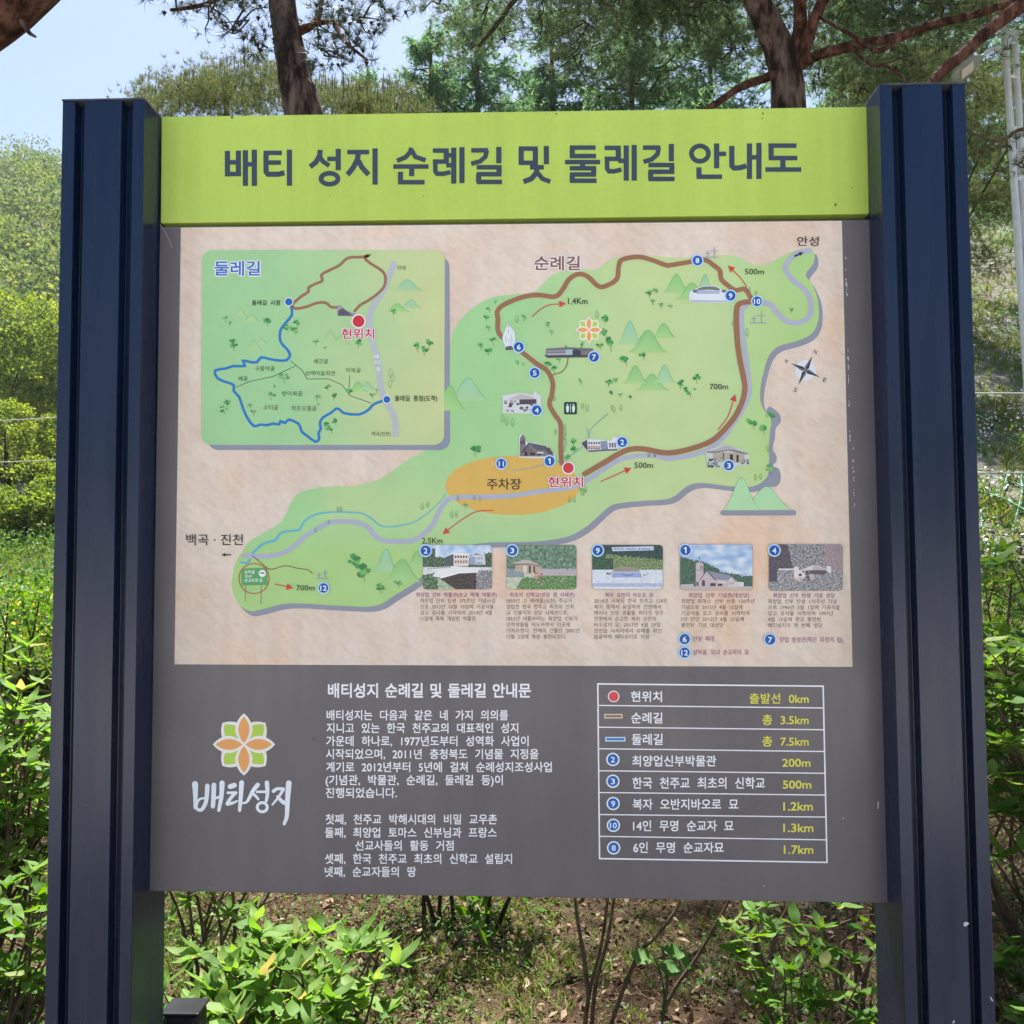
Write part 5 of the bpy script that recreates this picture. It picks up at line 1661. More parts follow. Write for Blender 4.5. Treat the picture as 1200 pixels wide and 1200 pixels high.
# dead leaves
C = place(34000, -3.0, 4.5, .8, 6.0) + [0, 0, .006]
C[:, 2] += NR.uniform(0, .02, len(C))
V_, F_ = leaf_quads(C, NR.uniform(.014, .055, len(C)) , .5, .8)
tag(np_obj('leaf_litter', V_, F_, m_litter), kind='stuff')
# dead needles
C = place(60000, -2.2, 3.8, .9, 5.0) + [0, 0, .008]
D = unit(NR.normal(0, 1, C.shape) * [1, 1, .22])
V_, F_ = needles(C, D, 1, .075, .0022, .05)
tag(np_obj('fallen_pine_needles', V_, F_, m_straw), kind='stuff')


def blades(C, k, L, wd, spread, up=1.0):
    D = np.tile([0, 0, up], (len(C), 1))
    c = np.repeat(C, k, 0); N = len(c)
    d = unit(np.repeat(D, k, 0) + NR.normal(0, spread, (N, 3)))
    d[:, 2] = np.abs(d[:, 2])
    c = c + NR.normal(0, .012, (N, 3)) * [1, 1, 0]
    s = unit(np.cross(d, NR.normal(0, 1, (N, 3))))
    ll = L * NR.uniform(.5, 1.2, (N, 1))
    bend = unit(NR.normal(0, 1, (N, 3)) * [1, 1, 0]) * ll * .35
    w_ = wd
    V2 = np.stack([c - s * w_ / 2, c + s * w_ / 2, c + d * ll * .55 + s * w_ * .4, c + d * ll * .55 - s * w_ * .4, c + d * ll * .9 + bend], 1).reshape(-1, 3)
    i = np.arange(N)[:, None] * 5
    return V2, np.concatenate([i + [0, 1, 2], i + [0, 2, 3], i + [3, 2, 4]], 1).reshape(-1, 3)


C = place(26000, -3.2, 4.2, .8, 7, lambda x, y: np.clip(patch(x, y) * 1.5 - .25 - .65 * (x > .9), .05, 1))
V_, F_ = blades(C, 6, .075, .0045, .75)
tag(np_obj('short_grass', V_, F_, m_grass), kind='stuff')
C = place(15000, -1.8, 3.5, .9, 5, lambda x, y: np.clip(patch(x, y, 1.4, 2.0) * 1.4 - .35, .08, 1))
V_, F_ = leaf_quads(np.repeat(C, 4, 0) + NR.normal(0, .03, (len(C) * 4, 3)) * [1, 1, .6] + [0, 0, .035], .026, .45, .8)
tag(np_obj('low_weeds', V_, F_, m_weed), kind='stuff')
C = place(260, -1.6, 3.4, 1.1, 4.6)
vs_, fs_, k_ = [], [], 0
oc = np.array([(1, 0, .1), (.3, .9, 0), (-.8, .6, .1), (-.9, -.5, 0), (.2, -1, .1), (.1, .1, .7), (0, 0, -.6)])
for c in C:
    r_ = .008 + .02 * NR.random() ** 2
    vs_.append(c + oc * NR.uniform(.7, 1.3, (7, 1)) * r_)
    fs_ += [(k_ + i, k_ + (i + 1) % 5, k_ + 5) for i in range(5)] + [(k_ + (i + 1) % 5, k_ + i, k_ + 6) for i in range(5)]
    k_ += 7
m_stone = noise_mat('small_stone', [(.3, (.12, .11, .10)), (.7, (.26, .245, .22))], 40)
tag(np_obj('pebbles', np.concatenate(vs_), np.array(fs_), m_stone), kind='stuff')
# fallen sticks
for k in range(26):
    x, y = rnd.uniform(-1.2, 3.2), rnd.uniform(1.4, 4.2)
    a = rnd.uniform(0, 3.14); L = rnd.uniform(.12, .5)
    P = [(x + math.cos(a) * L * t_ + rnd.uniform(-.02, .02), y + math.sin(a) * L * t_ + rnd.uniform(-.02, .02), float(height(x, y)) + .012 + .03 * t_ * rnd.random()) for t_ in (0, .4, .7, 1)]
    T = Tubes().add(P, .006, .003, 6)
    o = T.build('fallen_stick', m_twig if k % 2 else m_dtwig)
    tag(o, 'thin dry stick lying on the leaf litter behind the board', 'stick', 'fallen sticks on the leaf litter')

# small floodlight behind the left post ------------------------------------------------
fl = empty('floodlight', (float(at(214, 1185, .3)[0]), .3, 0.0))
tag(fl, 'small black floodlight low beside the left post, half hidden by leaves', 'lamp')
zc_ = float(at(214, 1190, .3)[2])


def boxm(name, c, s, mat, parent, bevel=.004, rot=None):
    vs = [(c[0] + s[0] / 2 * i, c[1] + s[1] / 2 * j, c[2] + s[2] / 2 * k) for i in (-1, 1) for j in (-1, 1) for k in (-1, 1)]
    if rot is not None:
        vs = [tuple(Vector(c) + rot @ (Vector(v) - Vector(c))) for v in vs]
    fs = [(0, 1, 3, 2), (4, 6, 7, 5), (0, 4, 5, 1), (2, 3, 7, 6), (0, 2, 6, 4), (1, 5, 7, 3)]
    o = mesh_obj(name, vs, fs, mat, parent)
    md = o.modifiers.new('edge', 'BEVEL'); md.width = bevel; md.segments = 3
    return o


boxm('housing', (.006, 0, zc_ - .03), (.082, .07, .09), m_black, fl, .012)
boxm('rim', (.006, 0, zc_ + .019), (.088, .076, .007), m_black, fl, .003)
boxm('glass', (.006, -.037, zc_ - .035), (.06, .004, .05), m_glass, fl, .002)
Tubes().add([(0, .01, -.1), (0, .01, zc_ * .5), (0, .01, zc_ - .06)], .012, .012, 10).build('stand', m_black, fl)
boxm('bracket', (0, .04, zc_ - .05), (.06, .012, .06), m_black, fl, .003)


# ================================================================== TREES
def tree_root(name, label, x, y, cat='tree', group=None):
    r_ = empty(name, (x, y, float(height(x, y))))
    return tag(r_, label, cat, group)


def W2L(root, P):
    return [np.asarray(p, float) - np.array(root.location) for p in P]


def pads(root, specs, mat, k, L, wd, spread, dens, twig=None, tw_mat=m_dtwig, upb=.5, flat=.55):
    """specs: (centre, radius); tufts fill each flattened bough"""
    CC, DD = [], []
    T = Tubes()
    for c, r_ in specs:
        c = np.asarray(c, float) - np.array(root.location)
        n_ = max(4, int(dens * r_ ** 1.6))
        p, v = blob_points(c, r_, n_, flat)
        CC.append(p); DD.append(unit(v * [1, 1, .6] + [0, 0, upb] + NR.normal(0, .35, v.shape)))
        if twig:
            for j in range(twig):
                q = p[NR.integers(len(p))]
                T.add([c + NR.normal(0, r_ * .12, 3), (c + q) / 2 + NR.normal(0, r_ * .1, 3), q], .011, .004, 4)
    CC = np.concatenate(CC); DD = np.concatenate(DD)
    V2, F2 = needles(CC, DD, k, L, wd, spread)
    o = np_obj('crown', V2, F2, mat, root)
    tag(o, kind='stuff')
    if twig:
        tag(T.build('twigs', tw_mat, root), kind='stuff')
    return CC


def cones(root, C, n_, r_=.022):
    vs, fs, k = [], [], 0
    ico = np.array([(0, 0, 1), (.9, 0, .3), (.28, .85, .3), (-.73, .53, .3), (-.73, -.53, .3), (.28, -.85, .3), (0, 0, -1.1)])
    for q in NR.integers(0, len(C), n_):
        vs.append(C[q] + ico * r_ * NR.uniform(.8, 1.3)); fs += [(k, k + 1 + j, k + 1 + (j + 1) % 5) for j in range(5)] + [(k + 6, k + 1 + (j + 1) % 5, k + 1 + j) for j in range(5)]; k += 7
    tag(np_obj('pine_cones', np.concatenate(vs), np.array(fs), m_cone, root), kind='stuff')


# pine 1: leaning trunk left of the middle
Y1 = 7.0
p1 = tree_root('pine_tree', 'pine with a dark leaning trunk rising behind the left part of the title strip', float(at(376, 400, Y1)[0]), Y1)
b_ = at(376, 400, Y1)
gz = float(height(b_[0], Y1))
TR = [(b_[0] + .15, Y1, gz - .1), (b_[0] + .06, Y1, gz + 1.8), at(368, 240, Y1), at(354, 125, Y1), at(347, 100, Y1), at(342, 70, Y1), at(333, 20, Y1), at(328, -40, Y1), at(330, -150, Y1), at(345, -260, Y1)]
Tubes().add(W2L(p1, TR), .235, .09, 14, .04).build('trunk', m_bark, p1)
for P, r_ in (([at(344, 40, Y1), at(365, 30, Y1), at(375, 15, Y1), at(378, -20, Y1)], .045), ([at(345, 35, Y1), at(390, 25, Y1 - .3), at(400, 45, Y1 - .5), at(430, 70, Y1 - .6)], .03), ([at(332, -10, Y1), at(290, -15, Y1 - .5), at(240, 5, Y1 - .8), at(200, 12, Y1 - 1)], .035),
              ([at(330, -60, Y1), at(400, -70, Y1 - .4), at(480, -40, Y1 - .8)], .04), ([at(331, -90, Y1), at(240, -100, Y1 + .2), at(150, -70, Y1 + .4)], .05)):
    Tubes().add(W2L(p1, P), r_, r_ * .4, 8, .05).build('branch', m_redbark, p1)
sp = [(at(u, v, Y1 + dy), r_) for u, v, dy, r_ in ((205, -5, -.9, .30), (245, 12, -.8, .3), (285, 22, -.5, .32), (300, 52, -.4, .22), (262, -15, 0, .4), (310, -25, .2, .4), (395, 8, -.3, .32), (425, 22, -.4, .3), (385, 62, -.4, .26), (418, 60, -.6, .24), (448, 0, -.5, .26), (360, 85, .2, .14), (372, 35, .3, .3))]
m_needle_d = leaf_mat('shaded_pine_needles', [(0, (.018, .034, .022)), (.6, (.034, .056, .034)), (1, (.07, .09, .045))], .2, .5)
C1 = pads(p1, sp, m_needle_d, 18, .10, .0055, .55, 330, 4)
sp = [(at(u, v, Y1 + dy), r_) for u, v, dy, r_ in ((180, -90, 0, .7), (300, -140, .4, .8), (420, -100, 0, .7), (360, -220, .3, .8), (240, -200, -.2, .7))]
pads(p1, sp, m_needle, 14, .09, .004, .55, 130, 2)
cones(p1, C1, 150)

# pine 2: forked red trunk on the right
Y2 = 8.2
x2 = float(at(925, 400, Y2)[0])
p2 = tree_root('pine_tree', 'big pine with a forked reddish trunk behind the right part of the title strip', x2, Y2)
gz = float(height(x2, Y2))
Tubes().add(W2L(p2, [(x2, Y2, gz - .1), at(925, 400, Y2), at(925, 230, Y2), at(924, 130, Y2), at(921, 90, Y2), at(912, 55, Y2), at(896, 20, Y2 - .1), at(885, -15, Y2 - .2), at(880, -120, Y2 - .3)]), .23, .12, 14, .04).build('trunk', m_bark, p2)
for P, r_ in (([at(924, 105, Y2), at(934, 60, Y2), at(938, 20, Y2), at(935, -20, Y2), at(930, -120, Y2)], .10), ([at(928, 90, Y2), at(945, 50, Y2 - .1), at(955, 20, Y2 - .2), at(972, -12, Y2 - .3), at(1010, -80, Y2 - .4)], .085),
              ([at(935, 78, Y2), at(960, 64, Y2 - .3), at(1010, 52, Y2 - .7), at(1055, 42, Y2 - 1), at(1100, 27, Y2 - 1.3), at(1150, 15, Y2 - 1.6), at(1215, -8, Y2 - 1.8)], .062),
              ([at(915, 85, Y2), at(895, 92, Y2 - .2), at(868, 102, Y2 - .4), at(838, 122, Y2 - .7), at(800, 145, Y2 - .9)], .055),
              ([at(1060, 40, Y2 - 1), at(1030, 60, Y2 - 1), at(1010, 48, Y2 - .8), at(960, 20, Y2 - .4)], .03), ([at(1000, 56, Y2 - .7), at(1018, 75, Y2 - .9), at(1040, 78, Y2 - 1), at(1062, 96, Y2 - 1.1)], .022)):
    Tubes().add(W2L(p2, P), r_, r_ * .5, 10, .05).build('branch', m_redbark, p2)
sp = []
for k in range(84):
    u = rnd.uniform(640, 1210); v = rnd.uniform(-90, 118)
    if 870 < u < 960 and v > 20 and rnd.random() < .8: continue
    if u < 800 and v > 40 and rnd.random() < .35: continue
    if u > 1140 and v > 60: continue
    if 1095 < u < 1170 and 35 < v < 110: continue
    sp.append((at(u, v, Y2 + rnd.uniform(-.4, 2.4) + (.9 if 860 < u < 980 else 0)), rnd.uniform(.30, .60)))
C2 = pads(p2, sp, m_needle, 15, .10, .0058, .6, 330, 3)
cones(p2, C2, 160)
sp = [((x2 + rnd.uniform(-2.7, 4.2), Y2 + rnd.uniform(-4.0, 2.5), 8.0 + rnd.uniform(0, 2.2)), rnd.uniform(.6, 1.0)) for k in range(92)]
pads(p2, sp, m_needle, 12, .12, .011, .6, 300, 2)
sp = [(at(u, v, 7.0 + dy), r_) for u, v, dy, r_ in ((520, 5, 0, .35), (560, 12, .2, .4), (600, -2, .3, .4), (640, 20, .2, .35), (590, 45, .4, .25), (545, 62, .6, .25), (500, -15, 0, .3), (680, 30, .3, .35))]
Tubes().add(W2L(p2, [at(885, -60, Y2 - .3), at(760, -60, 7.6), at(640, -30, 7.2), at(603, 0, 7.2), at(585, 25, 7.2), at(560, 55, 7.3)]), .05, .016, 8, .05).build('branch', m_dtwig, p2)
pads(p2, sp, m_needle, 16, .10, .0055, .55, 380, 3)

# right hand branch belonging to a third pine off to the right
Y3 = 6.2
p3 = tree_root('pine_tree', 'pine mostly out of view whose red branch slants down behind the right post', float(at(1420, 300, Y3)[0]), Y3)
x3 = p3.location.x
gz = float(height(x3, Y3))
Tubes().add(W2L(p3, [(x3, Y3, gz - .1), (x3 + .05, Y3, gz + 3), (x3 - .15, Y3, gz + 6), (x3, Y3, gz + 9)]), .2, .09, 14, .04).build('trunk', m_bark, p3)
Tubes().add(W2L(p3, [(x3 - .1, Y3, gz + 5.9), at(1300, -50, Y3 - .1), at(1205, 2, Y3 - .2), at(1165, 30, Y3 - .2), at(1130, 62, Y3 - .3), at(1100, 88, Y3 - .3), at(1070, 125, Y3 - .4), at(1050, 160, Y3 - .4)]), .075, .035, 10, .05).build('branch', m_redbark, p3)
Tubes().add(W2L(p3, [(x3 - .05, Y3, gz + 4.2), at(1290, 160, Y3 + .6), at(1205, 150, Y3 + .8), at(1170, 165, Y3 + .8), at(1132, 152, Y3 + .8)]), .03, .008, 8, .05).build('branch', m_twig, p3)
sp = [(at(u, v, Y3 + dy), r_) for u, v, dy, r_ in ((1150, 178, .9, .13), (1180, 170, .9, .17), (1200, 195, .9, .18), (1165, 200, 1, .1), (1235, 180, .9, .3), (1150, 15, .5, .25), (1190, -5, .6, .3), (1215, 60, .5, .2), (1250, 20, .4, .4), (1330, -60, .3, .6), (1400, 60, .3, .6))]
pads(p3, sp, m_needle_y, 16, .075, .005, .6, 420, 3, m_twig)

# thick leaning trunk in the upper left corner
Y4 = 3.0
p4 = tree_root('pine_tree', 'thick leaning red pine trunk crossing the upper left corner', float(at(-420, 300, Y4)[0]), Y4)
x4 = p4.location.x
gz = float(height(x4, Y4))
Tubes().add(W2L(p4, [(x4, Y4, gz - .1), at(-330, 600, Y4), at(-200, 230, Y4), at(-70, 55, Y4), at(28, -25, Y4), at(120, -120, Y4 + .1), at(230, -260, Y4 + .2), at(330, -420, Y4 + .3)]), .27, .12, 26, .035).build('trunk', m_redbark, p4)
Tubes().add(W2L(p4, [at(26, 26, Y4 - .02), at(34, 38, Y4 - .05), at(42, 43, Y4 - .07)]), .018, .006, 6, .1).build('bark_stub', m_bark, p4)
sp = [(at(u, v, Y4 + dy), r_) for u, v, dy, r_ in ((330, -520, .3, .7), (150, -420, .2, .6), (480, -460, .6, .6), (-150, -330, 0, .6))]
pads(p4, sp, m_needle, 14, .09, .004, .6, 130, 2)


# bushy young pines right behind the strip, in the sun
def young_pine(label, cu, Y, spans, n_, mat):
    """spans: (u, v_top) outline of the crown; tufts below it down to the ground"""
    x = float(at(cu, 600, Y)[0])
    root = tree_root('young_pine', label, x, Y)
    gz_ = float(height(x, Y))
    us = np.array([s_[0] for s_ in spans]); vt = np.array([s_[1] for s_ in spans])
    top = float(at(cu, float(vt.min()), Y)[2])
    Tubes().add([(0, 0, -.1), (.05, 0, (top - gz_) * .5), (0, 0, top - gz_ - .3)], .12, .03, 8, .05).build('trunk', m_bark, root)
    CC = []
    nb = n_ // 60
    for k in range(nb):
        u = rnd.uniform(us[0], us[-1]); vtop = float(np.interp(u, us, vt))
        v = vtop + 8 + rnd.uniform(-6, 8) + 230 * rnd.random() ** 1.6
        c = at(u, v, Y + rnd.uniform(-1.1, 1.1)) - np.array(root.location)
        q = NR.normal(0, 1, (46, 3)) * [.20, .20, .08]
        CC.append(c + q)
    CC = np.concatenate(CC)
    DD = unit(NR.normal(0, .6, CC.shape) + [0, 0, .8])
    V2, F2 = needles(CC, DD, 15, .085, .0065, .7)
    tag(np_obj('crown', V2, F2, mat, root), kind='stuff')
    # upright shoots
    T = Tubes()
    for k in range(190):
        u = rnd.uniform(us[0], us[-1]); vtop = float(np.interp(u, us, vt))
        p = at(u, vtop + rnd.uniform(-4, 45), Y + rnd.uniform(-.9, .9)) - np.array(root.location)
        T.add([p, p + [0.005, 0, rnd.uniform(.08, .2)]], .007, .004, 4)
    tag(T.build('shoots', m_straw, root), kind='stuff')
    for k in range(10):
        u = rnd.uniform(us[0] + 15, us[-1] - 15)
        p = at(u, float(np.interp(u, us, vt)) + 30, Y + rnd.uniform(-.6, .6)) - np.array(root.location)
        Tubes().add([(0, 0, p[2] * .62), p * [.5, .5, .74], p * [1, 1, .93]], .03, .010, 6, .05).build('branch', m_dtwig, root)
    return root


young_pine('low bushy yellow green pine with upright shoots left of the leaning trunk', 260, 10.5, [(158, 92), (175, 96), (195, 100), (215, 92), (250, 88), (270, 72), (290, 62), (310, 78), (345, 84)], 9500, m_needle_y)
young_pine('bushy yellow green pine right of the leaning trunk, behind the title strip', 430, 10.0, [(362, 100), (385, 96), (410, 104), (440, 98), (470, 108), (492, 122)], 5600, m_needle_y)
young_pine('yellow green pine filling the gap between the red forked pine and the right post', 1060, 11.5, [(960, 105), (990, 80), (1040, 62), (1090, 55), (1130, 70), (1160, 82), (1210, 92)], 9500, m_needle_y)


# larches further back
def larch(label, u, vtop, Y, wd_px, mat=m_larch, seed=0):
    x = float(at(u, 600, Y)[0])
    root = tree_root('larch_tree', label, x, Y, group=None)
    gz_ = float(height(x, Y))
    top = float(at(u, vtop, Y)[2]) - gz_
    R_ = wd_px / F * (Y + 1.8)
    Tubes().add([(0, 0, -.2), (.05, .02, top * .5), (0, 0, top)], .16, .02, 8, .04).build('trunk', m_bark, root)
    T = Tubes(); CC = []
    rl_ = random.Random(seed)
    zz_ = top * .35
    while zz_ < top - .15:
        q = (top - zz_) / (top * .65)
        for j in range(5):
            a = rl_.uniform(0, 6.283); L = R_ * (q ** .55) * rl_.uniform(.5, 1.45) + .15
            d = np.array([math.cos(a), math.sin(a), 0])
            P = [np.array([0, 0, zz_]), d * L * .5 + [0, 0, zz_ - .02 * L], d * L + [0, 0, zz_ + .10 * L]]
            T.add(P, .018, .006, 4)
            n_ = int(26 * L) + 6
            for t_ in np.linspace(.15, 1, n_):
                CC.append(np.array([0, 0, zz_]) + d * L * t_ + np.array([rl_.gauss(0, .13) * L * .5, rl_.gauss(0, .13) * L * .5, rl_.gauss(-.06, .07)]))
        zz_ += .26
    tag(T.build('limbs', m_dtwig, root), kind='stuff')
    CC = np.array(CC)
    V2, F2 = needles(CC, NR.normal(0, 1, CC.shape) * [1, 1, .5], 9, .15, .024, .9)
    tag(np_obj('crown', V2, F2, mat, root), kind='stuff')


for k, (u, vt_, Y, wd_, lb) in enumerate(((505, 30, 18, 75, 'feathery blue green larch at the left end of the row behind the board'), (560, -20, 20, 105, 'tall larch second in the row, partly under the hanging pine bough'), (650, -5, 19, 105, 'slender green larch in the middle of the row behind the board'),
                                   (745, -25, 20, 120, 'dark larch third from the right in the row behind the board'), (430, 78, 21, 60, 'small fresh green larch seen above the strip, right of the leaning trunk'), (840, -30, 21, 110, 'wide larch just left of the forked pine'),
                                   (1010, -20, 22, 110, 'blue green larch right of the forked pine'), (1120, -30, 24, 120, 'larch behind the head of the street lamp'), (1230, 20, 26, 90, 'larch behind the double lamp post at the right edge'))):
    larch(lb, u, vt_, Y, wd_, seed=k + 1)


# ================================================================== PLANTED SLOPE ON THE RIGHT
def slope_region(n_, y0, y1, a0=.30, a1=.85, dens=None):
    y = y0 + (y1 - y0) * NR.uniform(0, 1, n_) ** 1.4
    a = NR.uniform(a0, a1, n_)
    x = .8 + a * (y + 1.8)
    if dens is not None:
        k = NR.uniform(0, 1, n_) < dens(x, y); x, y = x[k], y[k]
    return np.stack([x, y, height(x, y)], 1)


C = slope_region(24000, 9, 46, dens=lambda x, y: np.clip(patch(x, y, .45, 1.0) * 1.5 - .3, .22, 1))
V_, F_ = blades(C, 6, .26, .022, .55)
tag(np_obj('slope_grass', V_, F_, m_grass), kind='stuff')
C = slope_region(2600, 9, 40, dens=lambda x, y: np.clip(patch(x, y, .8, 4.0) * 1.4 - .6, .03, 1))
V_, F_ = leaf_quads(np.repeat(C, 9, 0) + NR.normal(0, .13, (len(C) * 9, 3)) + [0, 0, .16], .13, .4, .5)
tag(np_obj('slope_weeds', V_, F_, m_weed), kind='stuff')
C = slope_region(9000, 12, 36, dens=lambda x, y: np.clip(patch(x, y, .6, 2.4) * 1.8 - .75, .03, 1))
V_, F_ = leaf_quads(np.repeat(C, 2, 0) + NR.normal(0, .04, (len(C) * 2, 3)) + [0, 0, .28], .055, .9, .8)
tag(np_obj('white_flowers', V_, F_, m_flower), kind='stuff')
# teal erosion net: crossing strands lying on the slope
T = Tubes()
for k in range(60):
    for s_ in (-1, 1):
        P = []
        for j in range(12):
            y = 12.5 + 9.0 * j / 11
            x = 7.0 + k * .30 + s_ * (y - 16) * .62 + .06 * math.sin(j * 2.7 + k * 1.3)
            P.append((x, y, float(height(x, y)) + .04 + .08 * math.sin(j * 1.9 + k * 2.1)))
        q = rnd.randrange(3)
        T.add(P[q:q + rnd.randint(2, 6)], .017, .017, 4)
tag(T.build('erosion_net', m_net), kind='stuff')


def cable(label, P, r_=.012, group=None):
    o = Tubes().add([np.array(p) for p in P], r_, r_, 5).build('cable', m_cable)
    tag(o, label, 'cable', group)


for k, (v, lb) in enumerate(((297, 'highest of the three pale ropes strung close together across the slope'), (306, 'middle one of the three pale ropes strung close together across the slope'), (315, 'lowest of the three pale ropes strung close together across the slope'))):
    cable(lb, [at(1060, v + 1, 13.5), at(1150, v, 13.5), at(1192, v - 2, 13.5)])
cable('single pale rope across the slope below the group of three', [at(1060, 462, 12), at(1170, 461, 12), at(1300, 462, 12)])
cable('lowest single pale rope across the slope, above the hedge', [at(1060, 555, 11), at(1170, 554, 11), at(1300, 555, 11)])
cable('upper overhead wire in front of the wooded hill on the left', [at(-150, 500, 24), at(20, 492, 24), at(150, 484, 24)], .014)
cable('lower overhead wire in front of the wooded hill on the left', [at(-150, 546, 24), at(20, 541, 24), at(150, 535, 24)], .014)

# street lamp -------------------------------------------------------------------------
YL_ = 9.2
pb = at(1192, 655, YL_)
lampo = empty('street_lamp', (float(pb[0]) + .25, YL_, float(height(pb[0] + .25, YL_))))
tag(lampo, 'street lamp on a pair of galvanised poles, its grey head above the right post', 'street lamp')
for (u0, v0), (u1, v1), r_ in (((1176.5, 30), (1199, 372), .040), ((1189, 38), (1203, 300), .037)):
    a_ = at(u0, v0, YL_); b_ = at(u1, v1, YL_)
    d = (b_ - a_) / (a_[2] - b_[2])
    foot = a_ + d * (a_[2] - lampo.location.z + .1)
    Tubes().add(W2L(lampo, [a_, foot]), r_, r_ * 1.25, 14).build('pole', m_galv, lampo)
for v in (50, 90, 150, 210):
    Tubes().add(W2L(lampo, [at(1177 + (v - 30) * .066, v, YL_ - .02), at(1190 + (v - 30) * .05, v, YL_ - .02)]), .02, .02, 6).build('clamp', m_galv, lampo)
boxm('junction_plate', tuple(W2L(lampo, [at(1183, 40, YL_)])[0]), (.28, .07, .06), m_galv, lampo, .01)
Tubes().add(W2L(lampo, [at(1178, 62, YL_), at(1166, 57, YL_ - .1), at(1155, 62, YL_ - .3), at(1148, 70, YL_ - .4)]), .024, .02, 8).build('curved_bracket', m_galv, lampo)
# head: an elongated shell, flat below
hc = W2L(lampo, [at(1135, 80, YL_ - .5)])[0]
vs, fs = [], []
for i in range(9):
    t_ = i / 8
    wv = .16 * math.sin(math.pi * min(1, .12 + t_ * .95)) ** .6 + .02
    hz = .10 * math.sin(math.pi * min(1, .15 + t_ * .8)) + .02
    for j in range(9):
        a = math.pi * j / 8
        vs.append((-.34 + .66 * t_, math.cos(a) * wv, math.sin(a) * hz))
for i in range(8):
    for j in range(8):
        a = i * 9 + j
        fs.append((a, a + 1, a + 10, a + 9))
    fs.append((i * 9, i * 9 + 9, i * 9 + 17, i * 9 + 8))
fs.append(tuple(range(8, -1, -1))); fs.append(tuple(72 + j for j in range(9)))
rot = Matrix.Rotation(math.radians(-38), 3, 'Y') @ Matrix.Rotation(math.radians(-34), 3, 'X')
vs = [tuple(Vector(hc) + rot @ Vector(v) * .72) for v in vs]
o = mesh_obj('head', vs, fs, m_lamp, lampo, True)
gl = boxm('glass', tuple(hc), (.18, .13, .016), m_lens, o, .006)
for v in gl.data.vertices:
    v.co = Vector(hc) + rot @ (Vector(v.co) - Vector(hc) + Vector((-.03, 0, -.012)))


# ================================================================== WOODED HILL ON THE LEFT
def crown_mesh(C, R_, per, size):
    """C crown centres, R_ radii -> leaf clump faces on the upper parts of the crowns"""
    N = len(C)
    v = unit(NR.normal(0, 1, (N * per, 3)))
    v[:, 2] = np.abs(v[:, 2]) * 1.05 - .25
    rr = np.repeat(R_, per)[:, None]
    lob = 1 + .22 * np.sin(v[:, :1] * 7 + np.repeat(NR.uniform(0, 6, N), per)[:, None]) * np.cos(v[:, 1:2] * 6)
    P = np.repeat(C, per, 0) + v * rr * [1, 1, .85] * lob * NR.uniform(.82, 1.06, (N * per, 1))
    return leaf_quads(P, size, .8, .25, lean=v * .9)


a = NR.uniform(-1.0, -.18, 1000); y = NR.uniform(62, 186, 1000)
x = .8 + a * (y + 1.8)
C = np.stack([x, y, height(x, y) + NR.uniform(2.0, 8.5, 1000)], 1)
V_, F_ = crown_mesh(C, NR.uniform(2.2, 5.2, len(C)), 270, .5)
tag(np_obj('hill_forest', V_, F_, m_forest), kind='stuff')
a = NR.uniform(-.15, 1.0, 500); y = NR.uniform(47, 80, 500); x = .8 + a * (y + 1.8)
C = np.stack([x, y, height(x, y) - 1.5], 1)
V_, F_ = crown_mesh(C, NR.uniform(2, 3.2, len(C)), 60, .6)
tag(np_obj('ridge_wood', V_, F_, m_forest), kind='stuff')


a = NR.uniform(-55, 55, 110); y = NR.uniform(-66, -48, 110)  # tree row added behind the camera to darken the reflections in the posts
C = np.stack([a, y, NR.uniform(3, 9, 110)], 1)
V_, F_ = crown_mesh(C, NR.uniform(2.2, 3.6, 110), 150, .7)
tag(np_obj('unseen_tree_row', V_, F_, m_forest), kind='stuff')


def broadleaf(label, u, vc, Y, R_, n_, mat, size):
    c = at(u, vc, Y)
    root = tree_root('broadleaf_tree', label, float(c[0]), Y)
    cz = float(c[2]) - root.location.z
    T = Tubes().add([(0, 0, -.3), (.1, 0, cz * .5), (0, 0, cz)], .18, .06, 8, .05).build('trunk', m_dtwig, root)
    for k in range(5):
        d = unit(NR.normal(0, 1, 3) + [0, 0, .6])
        Tubes().add([(0, 0, cz * .55), d * R_ * .4 + [0, 0, cz * .8], d * R_ * .8 + [0, 0, cz]], .07, .02, 6).build('limb', m_dtwig, root)
    sub = unit(NR.normal(0, 1, (34, 3)) * [1, 1, .9]) * NR.uniform(.35, 1.0, (34, 1)) * R_ + [0, 0, cz]
    V2, F2 = crown_mesh(sub, NR.uniform(.18, .42, 34) * R_, n_ // 34, size)
    tag(np_obj('crown', V2, F2, mat, root), kind='stuff')


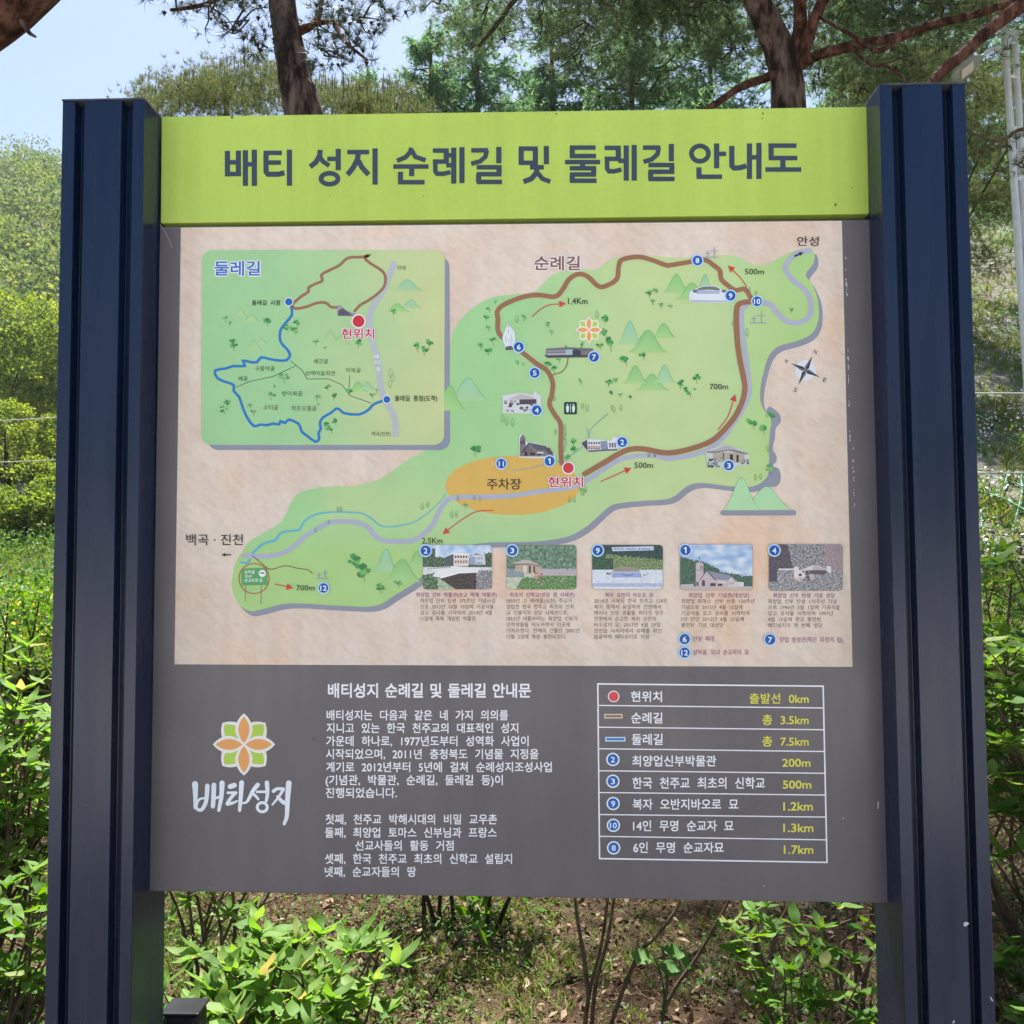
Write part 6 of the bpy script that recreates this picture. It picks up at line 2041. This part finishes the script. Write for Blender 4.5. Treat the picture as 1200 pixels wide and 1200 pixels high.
broadleaf('rounded yellow green tree highest of the three on the left below the hill', -5, 440, 46, 4.0, 19000, m_forest_y, .17)
broadleaf('rounded tree right next to the left post below the hill', 85, 455, 50, 4.2, 19000, m_forest_y, .18)
broadleaf('nearest rounded light green tree on the left with a dark hollow beneath it', 8, 530, 33, 2.3, 14000, m_forest_y, .12)
for k_, (u_, v_, Y_, R_1, lb_) in enumerate(((-30, 588, 27, 1.1, 'low yellow green bush at the far left edge, under the trees'), (28, 600, 25, .8, 'small round bush on the meadow below the dark hollow'), (62, 592, 26, 1.0, 'low bush on the meadow beside the left post'), (-70, 560, 30, 1.6, 'spreading bush left of the nearest rounded tree'))):
    broadleaf(lb_, u_, v_, Y_, R_1, 3200, m_forest_y, .12)
broadleaf('dark green tree half hidden by the left post', 66, 545, 36, 2.1, 11000, m_forest, .13)
# meadow below the trees: tall grass, yellow flowers
def meadow(n_, y0, y1, dens=None):
    y = NR.uniform(y0, y1, n_); a = NR.uniform(-.80, -.42, n_); x = .8 + a * (y + 1.8)
    if dens is not None:
        k = NR.uniform(0, 1, n_) < dens(x, y); x, y = x[k], y[k]
    return np.stack([x, y, height(x, y)], 1)


C = meadow(15000, 8, 40); V_, F_ = blades(C, 7, .5, .03, .5)
tag(np_obj('meadow_grass', V_, F_, m_grass), kind='stuff')
C = meadow(9000, 9, 40, lambda x, y: np.clip(patch(x, y, .4, 1.0) * 1.6 - .3, .15, 1)); V_, F_ = leaf_quads(np.repeat(C, 8, 0) + NR.normal(0, .22, (len(C) * 8, 3)) + [0, 0, .3], .15, .4, .5)
tag(np_obj('meadow_weeds', V_, F_, m_weed), kind='stuff')
C = meadow(1300, 8, 14, lambda x, y: np.clip(patch(x, y, .7, 3.0) * 1.9 - .8, .02, 1)); V_, F_ = leaf_quads(np.repeat(C, 4, 0) + NR.normal(0, .12, (len(C) * 4, 3)) + [0, 0, .42], .07, .9, .8)
tag(np_obj('yellow_flowers', V_, F_, m_yflower), kind='stuff')


# ================================================================== AIR
m_haze = bpy.data.materials.new('thin_haze'); m_haze.use_nodes = True
t = m_haze.node_tree; t.nodes.clear()
vol = nd(t, 'ShaderNodeVolumePrincipled'); om = nd(t, 'ShaderNodeOutputMaterial')
vol.inputs['Color'].default_value = (.86, .92, 1.0, 1); vol.inputs['Density'].default_value = .00022
vol.inputs['Anisotropy'].default_value = .3
t.links.new(vol.outputs[0], om.inputs['Volume'])
x0, x1, y0, y1, z0, z1 = -255, 255, -80, 335, -2.5, 112
hz = mesh_obj('haze', [(x, y, z) for x in (x0, x1) for y in (y0, y1) for z in (z0, z1)], [(0, 1, 3, 2), (4, 6, 7, 5), (0, 4, 5, 1), (2, 3, 7, 6), (0, 2, 6, 4), (1, 5, 7, 3)], m_haze)
tag(hz, kind='stuff')
SC.cycles.volume_bounces = 0
